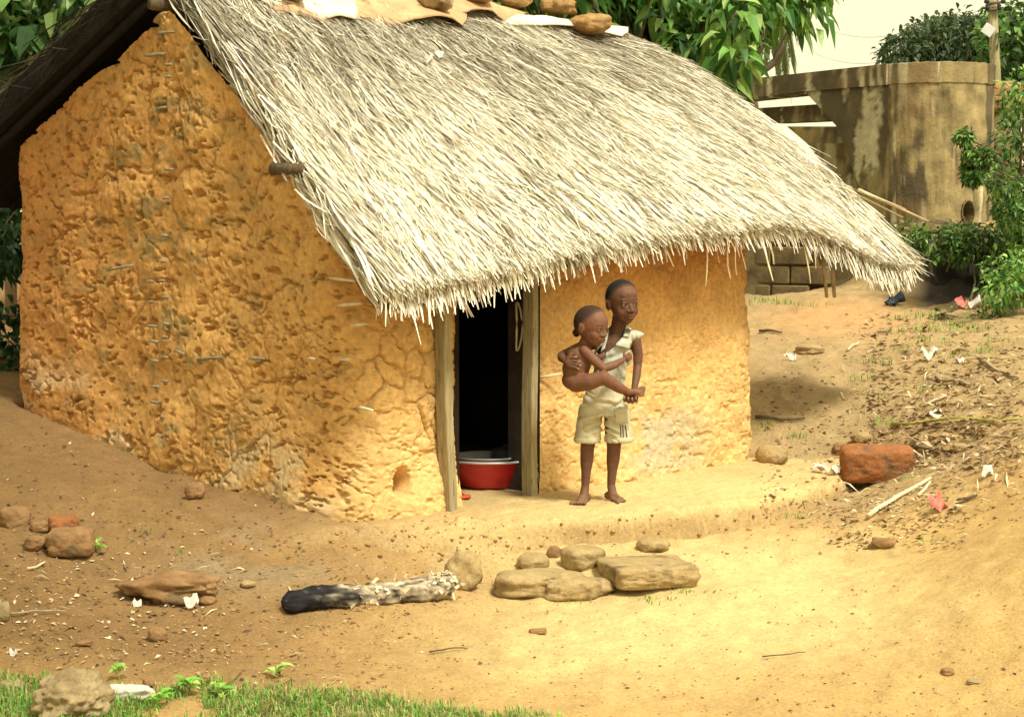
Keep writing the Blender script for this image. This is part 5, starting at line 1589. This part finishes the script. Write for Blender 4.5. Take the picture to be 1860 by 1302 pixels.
# ------------------------------------------------------------------ the two children
DB = float(spot(1088, 910).y)
def J(px, py, dy=0.0):
    return np.array(at(px, py, DB + dy))
def cone(a, b, ra, rb, seg=16, rings=5):
    a, b = np.asarray(a, float), np.asarray(b, float)
    ax = b - a; L = np.linalg.norm(ax) + 1e-9; ax = ax / L
    up = np.array([0, 0, 1.0]) if abs(ax[2]) < .9 else np.array([1.0, 0, 0])
    u = np.cross(ax, up); u /= np.linalg.norm(u); v = np.cross(ax, u)
    prof = [(-ra * math.cos(q), ra * math.sin(q)) for q in np.linspace(.12, math.pi / 2, 4)]
    prof += [(L * f, ra + (rb - ra) * f) for f in np.linspace(0, 1, rings)[1:-1]]
    prof += [(L + rb * math.sin(q), rb * math.cos(q)) for q in np.linspace(0, math.pi / 2 - .12, 4)]
    th = np.arange(seg) / seg * 2 * math.pi
    V = np.concatenate([a + ax * h + np.outer(np.cos(th) * r, u) + np.outer(np.sin(th) * r, v) for h, r in prof])
    n = len(prof)
    return V, [grid_faces(n, seg, 0, True), np.array([list(range(seg))[::-1], [(n - 1) * seg + k for k in range(seg)]])]
def ell(c, rad, axes=None, sub=3):
    D, F = ico(sub)
    V = D * np.asarray(rad, float) * np.ones(3)
    if axes is not None: V = V @ np.asarray(axes)
    return V + np.asarray(c), F
def loft(rings, seg=28, power=2.3):
    th = np.arange(seg) / seg * 2 * math.pi
    cs = np.sign(np.cos(th)) * np.abs(np.cos(th)) ** (2 / power); sn = np.sign(np.sin(th)) * np.abs(np.sin(th)) ** (2 / power)
    V = np.concatenate([np.asarray(c) + np.stack([cs * rx, sn * ry, np.zeros(seg)], 1) for (c, rx, ry) in rings])
    n = len(rings)
    return V, [grid_faces(n, seg, 0, True), np.array([list(range(seg))[::-1], [(n - 1) * seg + k for k in range(seg)]])]
def chain(pts, rad):
    return [cone(pts[k], pts[k + 1], rad[k], rad[k + 1]) for k in range(len(pts) - 1)]
def fuse(parts, voxel=.0035, it=4):
    V, F, _ = merge(parts)
    me = mesh_np('tmp', V, F)
    bm = bmesh.new(); bm.from_mesh(me); bmesh.ops.recalc_face_normals(bm, faces=bm.faces); bm.to_mesh(me); bm.free()
    o = bpy.data.objects.new('tmp', me); COL.objects.link(o)
    r = o.modifiers.new('r', 'REMESH'); r.mode = 'VOXEL'; r.voxel_size = voxel
    s = o.modifiers.new('s', 'SMOOTH'); s.factor = .5; s.iterations = it
    dg = bpy.context.evaluated_depsgraph_get()
    m2 = bpy.data.meshes.new_from_object(o.evaluated_get(dg))
    V = np.empty(len(m2.vertices) * 3, np.float32); m2.vertices.foreach_get('co', V)
    N = np.empty(len(m2.vertices) * 3, np.float32); m2.vertices.foreach_get('normal', N)
    F = np.array([list(p.vertices) for p in m2.polygons if len(p.vertices) == 4])
    bpy.data.objects.remove(o); bpy.data.meshes.remove(m2); bpy.data.meshes.remove(me)
    return V.reshape(-1, 3).astype(float), F, N.reshape(-1, 3).astype(float)
def submesh(V, F, keep):
    f = F[keep[F].all(1)]
    idx = np.unique(f)
    mp = np.full(len(V), -1); mp[idx] = np.arange(len(idx))
    return idx, mp[f]
def head_axes(yaw, pitch=0.0, roll=0.0):
    F = np.array([math.sin(yaw), -math.cos(yaw), 0]); R = np.array([math.cos(yaw), math.sin(yaw), 0]); U = np.array([0, 0, 1.0])
    F, U = F * math.cos(pitch) - U * math.sin(pitch), U * math.cos(pitch) + F * math.sin(pitch)
    R, U = R * math.cos(roll) - U * math.sin(roll), U * math.cos(roll) + R * math.sin(roll)
    return R, F, U
def head_parts(c, R, F, U, k, cr=1.0):
    A = np.stack([R, F, U])
    P = lambda r, f, u: c + (R * r + F * f + U * u) * k
    E = lambda p, r: ell(P(*p), np.array(r) * k, A)
    out = [E((0, -.008, .022), (.071 * cr, .090 * cr, .083 * cr)), E((0, .016, -.024), (.060, .065, .066)), E((0, .046, -.082), (.021, .021, .017)),
           E((0, .028, -.064), (.045, .042, .030)), E((.028, .044, -.036), (.028, .026, .030)), E((-.028, .044, -.036), (.028, .026, .030)), E((0, .066, .016), (.044, .014, .013)), E((0, .058, .040), (.046, .022, .028)),
           cone(P(0, .079, -.008), P(0, .090, -.031), .0075 * k, .0100 * k), E((.0125, .083, -.034), (.0085, .0085, .0065)), E((-.0125, .083, -.034), (.0085, .0085, .0065)),
           E((0, .0805, -.0530), (.021, .0105, .0064)), E((0, .0775, -.0650), (.019, .0105, .0078)), E((0, .068, -.058), (.026, .012, .018))]
    for s in (-1, 1):
        out += [E((s * .030, .0725, .0045), (.0155, .0075, .0042)), E((s * .030, .0705, -.0125), (.0140, .0065, .0036))]
    for s in (-1, 1):
        ax = np.stack([R * math.cos(.35 * s) * 1.0 - F * math.sin(.35 * s) * 1, F, U])
        out += [ell(P(s * .070 * cr, -.012, -.010), np.array([.008, .016, .027]) * k, A), ell(P(s * .075 * cr, -.020, -.005), np.array([.006, .008, .024]) * k, A)]
    return out
def face_finish(V, c, R, F, U, k, skin):
    """press in eye sockets and mouth, darken mouth line and ear hollows; returns colours"""
    q = (V - c) / k
    r, f, u = q @ R, q @ F, q @ U
    C = np.tile(skin, (len(V), 1))
    inh = (np.abs(u) < .13) & (np.hypot(r, f) < .13)
    for s in (-1, 1):
        g = np.exp(-((r - s * .030) / .014) ** 2 - ((u + .004) / .006) ** 2) * (f > .03) * inh
        V = V - np.outer(g * .003 * k, F)
        b = np.exp(-((r - s * .031) / .017) ** 2 - ((u - .0165) / .0040) ** 2) * (f > .03) * inh
        C = C * (1 - .6 * b[:, None])
        g2 = np.exp(-((r - s * .083) / .02) ** 2 - ((f + .008) / .008) ** 2 - ((u + .008) / .014) ** 2) * inh
        C = C * (1 - .4 * g2[:, None])  # ear hollow shade painted into the skin colour
    m = np.exp(-(r / .019) ** 4 - ((u + .0590) / .0022) ** 2) * (f > .05) * inh
    V = V - np.outer(m * .004 * k, F)
    C = C * (1 - .55 * m[:, None])
    l = np.exp(-(r / .021) ** 4 - ((u + .059) / .012) ** 4) * (f > .06) * inh
    C = C + (np.array([.17, .062, .040]) - C) * (.6 * l * (1 - m))[:, None]
    return V, C
def hair_mask(V, c, R, F, U, k, cr=1.0):
    q = (V - c) / k / cr
    r, f, u = q @ R, q @ F, q @ U
    jag = .003 * noise3(V[:, 0], V[:, 1], V[:, 2], 160, 3)
    d = np.minimum(u - (.026 + 1.25 * (f - .002)) + jag, u + .050 + jag)
    m = smooth(-.022, .034, d)
    ear = smooth(.066, .072, np.abs(r)) * smooth(.024, .012, u) * smooth(-.045, -.032, f)
    return m * (1 - ear) * (np.abs(u) < .14) * (np.hypot(r, f) < .14)
SKIN1, SKIN2 = np.array([.125, .058, .032]), np.array([.165, .075, .040])
M['skin'] = mat('skin', 0, 0, 60, .62, .3, 190, .003, attr=True, vary=.16, spec=.28)
M['hair'] = mat('cropped_hair', 0, 0, 160, .8, .6, 260, .003, attr=True, vary=.2)
M['baby_hair'] = mat('thin_hair', (.020, .013, .010), (.045, .028, .020), 120, .8, .5, 260, .003)
M['eye'] = mat('eye_white', (.17, .14, .115), (.21, .18, .15), 20, .3, 0, 0, 0, spec=.5)
M['iris'] = mat('iris', (.010, .007, .005), (.02, .012, .008), 20, .15, 0, 0, 0, spec=.6)
M['shirt'] = mat('pale_shirt', (.40, .41, .33), (.54, .54, .44), 14, .9, .25, 120, .003)
M['shorts'] = mat('khaki', (.42, .39, .26), (.55, .51, .35), 12, .9, .25, 120, .003)
M['stripe'] = mat('black_stripe', (.03, .03, .03), (.06, .06, .06), 12, .9, 0, 0, 0)
def eyes(e, c, R, F, U, k, gaze=.0):
    A = np.stack([R, F, U])
    for s in (-1, 1):
        V, Fc = ell(c + (R * s * .030 + F * .0680 - U * .004) * k, np.array([.0130, .0080, .0066]) * k, A)
        o = ob('eye', mesh_np('eye', V, Fc), M['eye'], e)
        V, Fc = ell(c + (R * (s * .030 + gaze) + F * .0733 - U * .0040) * k, np.array([.0072, .0036, .0062]) * k, A)
        ob('iris', mesh_np('iris', V, Fc), M['iris'], o)
def finger(pts, r0, r1):
    n = len(pts)
    return chain([np.asarray(p) for p in pts], [r0 + (r1 - r0) * k / (n - 1) for k in range(n)])
def foot(ank, dirv, L, wid, gz_, toes_r=.0085):
    """standing foot: ankle point, heading in plan, sole on the ground"""
    d = np.array([dirv[0], dirv[1], 0.0]); d /= np.linalg.norm(d); s = np.array([-d[1], d[0], 0])
    g = np.array([ank[0], ank[1], gz_])
    out = [cone(g - d * L * .18 + np.array([0, 0, .024]), g + np.array([0, 0, .030]), .022, .022), cone(ank, g + d * L * .12 + np.array([0, 0, .030]), .0215, .024),
           cone(g + d * L * .12 + np.array([0, 0, .028]), g + d * L * .50 + np.array([0, 0, .018]), .024, .015)]
    for k in range(5):
        w = (k - 2) / 2
        b = g + d * L * (.44 - .03 * abs(w)) + s * wid * .42 * w + np.array([0, 0, .014])
        t = g + d * L * (.74 - .05 * k) + s * wid * .52 * w + np.array([0, 0, .008])
        out += [cone(g + d * L * .15 + s * wid * .2 * w + np.array([0, 0, .018]), b, .014, .0115), cone(b, t, .0105, toes_r * (1.25 if k == 0 else .85))]
    return out

def boy():
    g0 = J(1088, 912)
    e = thing('person', 'child in sleeveless pale shirt and khaki shorts standing barefoot holding a toddler', 'person', (g0[0], DB, float(ground(np.array([g0[0]]), np.array([DB]))[0])))
    R, F, U = head_axes(math.radians(26), .06, -.05)
    hc = J(1131, 549, -.022)
    K = .224 / .208
    P = head_parts(hc, R, F, U, K)
    P += chain([hc - U * .06 - F * .012, J(1125, 594, .010), J(1121, 610, .012)], [.044, .044, .052])
    P += [cone(J(1124, 597, .015), J(1148, 612, .015), .030, .028), cone(J(1123, 597, .015), J(1096, 612, .015), .030, .028)]
    P.append(loft([(J(1097, 748), .075, .06), (J(1098, 735), .082, .066), (J(1101, 705), .073, .060), (J(1107, 675), .074, .060), (J(1114, 645), .082, .062), (J(1119, 622), .080, .052), (J(1121, 608), .05, .04)]))
    P += [cone(J(1121, 606, .015), J(1153, 615, .015), .030, .031), cone(J(1121, 606, .015), J(1090, 618, .015), .030, .031)]
    # left arm hanging, hand cupping the toddler's foot
    P += chain([J(1154, 619, .01), J(1159, 645, .01), J(1158, 665, .0), J(1156, 684, -.035), J(1152, 706, -.085)], [.030, .026, .022, .0215, .0155])
    palm = J(1146, 722, -.118)
    P += [ell(palm, (.026, .016, .020)), cone(J(1152, 708, -.09), palm, .015, .017)]
    for (x, y1, y2) in [(1135, 727, 720), (1142, 730, 722), (1149, 730, 723), (1156, 728, 722)]:
        P += finger([J(x + 1, 721, -.115), J(x, y1 + 1, -.135), J(x - 1, y1, -.157), J(x - 1, y2, -.165)], .0085, .0062)
    P += finger([J(1138, 718, -.11), J(1131, 713, -.135), J(1133, 708, -.155)], .009, .0065)
    # right arm round the toddler's back
    P += chain([J(1088, 622, .015), J(1055, 630, .03), J(1030, 642, .0), J(1021, 646, -.05), J(1020, 650, -.11), J(1027, 656, -.165)], [.031, .028, .025, .024, .021, .016])
    P += [ell(J(1034, 658, -.178), (.024, .013, .026))]
    for (x0, y0, x1, y1) in [(1036, 650, 1047, 648), (1039, 655, 1053, 657), (1039, 660, 1055, 664), (1038, 665, 1051, 670)]:
        P += finger([J(x0 - 4, y0, -.180), J((x0 + x1) / 2, (y0 + y1) / 2, -.190), J(x1, y1, -.186)], .0080, .0058)
    P += finger([J(1030, 650, -.175), J(1035, 644, -.182), J(1041, 642, -.180)], .009, .0065)
    # legs and feet
    for (hip, kn, an, dv) in [((1077, 742), (1067, 812), (1063, 884), (-.42, -.9)), ((1117, 742), (1115, 814), (1110, 882), (.50, -.86))]:
        P += chain([J(*hip), J((hip[0] + kn[0]) / 2, (hip[1] + kn[1]) / 2, -.012), J(kn[0], kn[1], -.012), J(kn[0] * .7 + an[0] * .3, kn[1] * .68 + an[1] * .32, .004), J(kn[0] * .4 + an[0] * .6, kn[1] * .4 + an[1] * .6, .002), J(an[0], an[1], .0)],
                   [.058, .050, .036, .0345, .026, .0205])
        a = J(an[0], an[1], 0.0)
        gz_ = float(ground(np.array([a[0], a[0] + dv[0] * .08]), np.array([a[1], a[1] + dv[1] * .08])).max())
        P += foot(a, dv, .150, .060, gz_ - .002)
    V, Fc, N = fuse(P, .0034, 4)
    V, C = face_finish(V, hc, R, F, U, K, SKIN1)
    px, py = project(V)
    nail = np.zeros(len(V))
    for (x, y) in [(1134, 721), (1141, 723), (1148, 724), (1155, 723), (1047, 648), (1053, 657), (1055, 664), (1051, 670)]:
        nail += np.exp(-((px - x) / 2.2) ** 2 - ((py - y) / 2.2) ** 2) * (V[:, 1] < DB - .14)
    C = C + (np.array([.42, .26, .18]) - C) * np.clip(nail, 0, .8)[:, None]
    low = smooth(.12, .0, V[:, 2]) * .35                      # dusty feet
    C = C + (np.array([.30, .19, .10]) - C) * low[:, None]
    C = C * (1 + .10 * fbm(V[:, 0], V[:, 1], V[:, 2], 30, 3, 5))[:, None]
    hm = hair_mask(V, hc, R, F, U, K)
    ob('body', mesh_np('body', V, Fc, C + (np.array([.014, .012, .011]) - C) * hm[:, None]), M['skin'], e)
    idx, f = submesh(V, Fc, hm > .03)
    hm = hm[idx]
    ob('hair', mesh_np('hair', V[idx] + N[idx] * (-.0010 + hm * (.0050 + .0015 * noise3(V[idx, 0], V[idx, 1], V[idx, 2], 220, 8)))[:, None], f, C[idx] + (np.array([.014, .012, .011]) - C[idx]) * hm[:, None]), M['hair'], e)
    eyes(e, hc, R, F, U, K, .003)
    # shirt
    S = [loft([(J(1097, 752), .092, .076), (J(1098, 735), .094, .078), (J(1101, 705), .086, .074), (J(1107, 675), .086, .073), (J(1114, 645), .093, .074), (J(1119, 622), .090, .063), (J(1121, 606), .060, .050)]),
         cone(J(1121, 604, .015), J(1150, 611, .012), .038, .037), cone(J(1150, 610, .012), J(1166, 608, .006), .036, .008), cone(J(1121, 604, .015), J(1090, 617, .015), .038, .038)]
    SV, SF, SN = fuse(S, .004, 3)
    sx, sy = project(SV)
    wr = -.007 * (1 - np.abs(fbm(SV[:, 0] * 1.3 + SV[:, 2] * .9, SV[:, 1], SV[:, 2] * 1.0 - SV[:, 0] * .6, 11, 2, 12)) * 4).clip(0, 1) ** 2 + .005 * np.sin((sx * .55 + sy * 1.1) * .16 + 2.5 * noise3(SV[:, 0], SV[:, 1], SV[:, 2], 14, 2)) + .007 * fbm(SV[:, 0], SV[:, 1], SV[:, 2], 16, 2, 6)
    SV = SV + SN * wr[:, None]
    front = SV[:, 1] < DB + .01
    poly = np.array([(1096, 560), (1150, 560), (1141, 597), (1133, 609), (1117, 629), (1089, 648), (1084, 640), (1098, 618), (1102, 600)])
    def inside(x, y):
        r = np.zeros(len(x), bool); n = len(poly); j = n - 1
        for i in range(n):
            xi, yi, xj, yj = *poly[i], *poly[j]
            c_ = ((yi > y) != (yj > y)) & (x < (xj - xi) * (y - yi) / (yj - yi + 1e-9) + xi)
            r ^= c_; j = i
        return r
    cut = (front & inside(sx, sy)) | (sy < 594) | (sx > 1170) | (sy > 617 + (1166 - sx) * .75) & (sy < 640) & (sx > 1147) | ((sx > 1148) & (sy > 625 + .0 * sx) & (sy < 700)) & (sx > 1146 + (sy - 625) * .0) | (sx < 1080) & (sy < 640) & (sy < 700)
    idx, f = submesh(SV, SF, ~cut)
    o = ob('shirt', mesh_np('shirt', SV[idx], f), M['shirt'], e)
    md = o.modifiers.new('s', 'SOLIDIFY'); md.thickness = .004
    bvh = BVHTree.FromPolygons([tuple(v) for v in SV], [tuple(int(q) for q in p) for p in SF])
    def drape(name, quad, mt, off, parent, tree, nx=10, ny=8, thick=.004, flare=0.0):
        Vd = []
        q = np.array(quad, float)
        for i in range(nx):
            for j in range(ny):
                u, v = i / (nx - 1), j / (ny - 1)
                x, y = (q[0] * (1 - u) + q[1] * u) * (1 - v) + (q[3] * (1 - u) + q[2] * u) * v
                rx, rz = ray(x, y)
                dv = Vector((float(rx), 1, float(rz))).normalized()
                h = tree.ray_cast(Vector((0, 0, CAMZ)), dv)
                p = np.array(h[0]) if h[0] is not None else np.array(at(x, y, DB - .06))
                Vd.append(p - np.array(dv) * (off + flare * v))
        oo = ob(name, mesh_np(name, np.array(Vd), grid_faces(nx, ny)), mt, parent)
        m_ = oo.modifiers.new('s', 'SOLIDIFY'); m_.thickness = thick; m_.offset = 0
        return oo
    drape('collar', [(1138, 590), (1147, 598), (1143, 611), (1132, 611)], M['shirt'], .006, o, bvh, 8, 8, .005, .010)
    drape('lapel', [(1131, 612), (1147, 622), (1143, 634), (1117, 627)], M['shirt'], .005, o, bvh, 10, 7, .005, .008)
    drape('collar', [(1104, 592), (1106, 600), (1099, 632), (1091, 640)], M['shirt'], .006, o, bvh, 8, 8, .005, .004)
    # shorts
    S = [loft([(J(1097, 700), .084, .072), (J(1097, 712), .094, .080), (J(1097, 735), .112, .088), (J(1097, 752), .118, .09)]),
         loft([(J(1074, 735), .062, .080), (J(1071, 760), .064, .078), (J(1068, 785), .068, .076), (J(1067, 801), .0695, .075), (J(1067, 803), .066, .072)]),
         loft([(J(1119, 735), .062, .080), (J(1121, 760), .066, .078), (J(1123, 785), .072, .076), (J(1124, 801), .074, .075), (J(1124, 803), .071, .072)]),
         loft([(J(1067, 794), .0725, .079), (J(1067, 800.5), .0725, .079)]), loft([(J(1124, 794), .077, .079), (J(1124, 800.5), .077, .079)])]
    SV, SF, SN = fuse(S, .004, 3)
    sx, sy = project(SV)
    fold = np.zeros(len(SV))
    for (x0, y0, x1, y1, w, am) in [(1092, 752, 1052, 763, 3.5, .009), (1094, 766, 1060, 778, 3.5, .009), (1094, 778, 1062, 793, 3, .007), (1090, 745, 1062, 722, 4, .006), (1100, 756, 1128, 764, 3, .007), (1098, 770, 1124, 784, 3, .009), (1099, 780, 1120, 792, 3, .006), (1100, 744, 1132, 722, 4, .007), (1078, 722, 1120, 730, 4, .006)]:
        ax = np.array([x1 - x0, y1 - y0], float); L = np.hypot(*ax); ax /= L
        a = (sx - x0) * ax[0] + (sy - y0) * ax[1]; b = -(sx - x0) * ax[1] + (sy - y0) * ax[0]
        fold += am * (np.exp(-(b / w) ** 2) - .9 * np.exp(-((b - w * 1.5) / w) ** 2)) * smooth(-6, 4, a) * smooth(L + 8, L - 6, a)
    fold *= (SV[:, 1] < DB + .02)
    fold += .003 * fbm(SV[:, 0], SV[:, 1], SV[:, 2], 22, 2, 9) - .005 * (1 - np.abs(fbm(SV[:, 0] + SV[:, 2], SV[:, 1], SV[:, 2] - SV[:, 0] * .5, 10, 2, 13)) * 5).clip(0, 1) ** 2
    SV = SV + SN * fold[:, None]
    o = ob('shorts', mesh_np('shorts', SV, SF), M['shorts'], e)
    bvh = BVHTree.FromPolygons([tuple(v) for v in SV], [tuple(int(q) for q in p) for p in SF])
    drape('pocket', [(1118, 743), (1137, 743), (1140, 767), (1117, 771)], M['shorts'], .004, o, bvh, 10, 10, .005)
    drape('pocket_flap', [(1116, 741), (1138, 741), (1138, 750), (1116, 751)], M['shorts'], .008, o, bvh, 10, 5, .004)
    for (x0, x1) in [(1126.5, 1127.5), (1130.5, 1132), (1135.5, 1138)]:
        drape('stripe', [(x0, 772), (x0 + 1.3, 772), (x1 + 1.3, 794), (x1, 794)], M['stripe'], .0025, o, bvh, 3, 12, .002)
boy()

def toddler():
    c0 = J(1050, 700, -.12)
    e = thing('person', 'bare toddler carried on the hip, looking right, one foot in a hand', 'person', tuple(c0))
    R, F, U = head_axes(math.radians(52), .10, .04)
    hc = J(1075, 594, -.135)
    K = .200 / .208
    P = head_parts(hc, R, F, U, K, 1.08)
    P += chain([hc - U * .055 - F * .015, J(1062, 628, -.115), J(1058, 640, -.11)], [.034, .034, .05])
    P += [ell(J(1052, 646, -.11), (.066, .062, .055)), ell(J(1046, 670, -.11), (.070, .066, .070)), ell(J(1043, 690, -.112), (.064, .070, .052)), ell(J(1053, 660, -.115), (.060, .060, .06))]
    # right arm across the bigger child's chest
    P += chain([J(1062, 637, -.158), J(1080, 655, -.178), J(1096, 669, -.185), J(1113, 664, -.165), J(1130, 655, -.128)], [.029, .0255, .022, .0205, .0155])
    P += [ell(J(1138, 649, -.112), (.018, .012, .019))]
    for (x, y, dx) in [(1143, 640, 0), (1146, 643, 0), (1147, 647, 0), (1147, 651, 0)]:
        P += finger([J(1139, y + 6, -.112), J((1139 + x) / 2 + 1, y + 2, -.112), J(x, y, -.100)], .0068, .0052)
    P += finger([J(1134, 648, -.115), J(1133, 641, -.112), J(1136, 636, -.105)], .007, .0052)
    # left arm, tucked behind
    P += chain([J(1056, 638, -.06), J(1076, 655, -.075), J(1092, 648, -.085)], [.027, .023, .016])
    P += [ell(J(1096, 645, -.085), (.016, .012, .016))]
    # right leg over the front
    P += chain([J(1046, 696, -.145), J(1072, 693, -.185), J(1096, 686, -.20), J(1110, 695, -.185), J(1126, 705, -.165), J(1139, 711, -.145)], [.047, .043, .034, .031, .027, .0195])
    P += [ell(J(1141, 714, -.142), (.020, .018, .018)), cone(J(1141, 712, -.145), J(1160, 712, -.140), .019, .016)]
    for k in range(5):
        y = 703.5 + 3.4 * k
        P += finger([J(1156, 708 + 1.6 * k, -.142), J(1164, y + 1, -.144), J(1171 - .8 * abs(k - 1), y, -.146)], .0085, .0068 if k else .0082)
    # left leg behind the carrier's hip
    P += chain([J(1046, 697, -.08), J(1060, 696, .02), J(1072, 696, .105), J(1092, 708, .125), J(1108, 722, .12)], [.044, .040, .032, .028, .019])
    P += [cone(J(1108, 722, .12), J(1120, 730, .115), .019, .014)]
    V, Fc, N = fuse(P, .0034, 4)
    V, C = face_finish(V, hc, R, F, U, K, SKIN2)
    C = C * (1 + .10 * fbm(V[:, 0], V[:, 1], V[:, 2], 30, 3, 15))[:, None]
    px, py = project(V)
    sole = smooth(1150, 1166, px) * smooth(700, 706, py) * .5
    C = C + (np.array([.34, .19, .11]) - C) * sole[:, None]
    hm = hair_mask(V, hc, R, F, U, K, 1.06)
    ob('body', mesh_np('body', V, Fc, C + (np.array([.030, .019, .014]) - C) * (.9 * hm)[:, None]), M['skin'], e)
    idx, f = submesh(V, Fc, hm > .03)
    hm = hm[idx]
    o = ob('hair', mesh_np('hair', V[idx] + N[idx] * (-.0010 + hm * .0038)[:, None], f, C[idx] + (np.array([.030, .019, .014]) - C[idx]) * (.9 * hm)[:, None]), M['hair'], e)
    D, Fi = rock((.040, .032, .044), 2.2, .08, 5, 4, .03)
    ob('hair_bun', mesh_np('hair_bun', D + J(1047, 604, -.09), Fi), M['baby_hair'], o)
    eyes(e, hc, R, F, U, K, .002)
toddler()
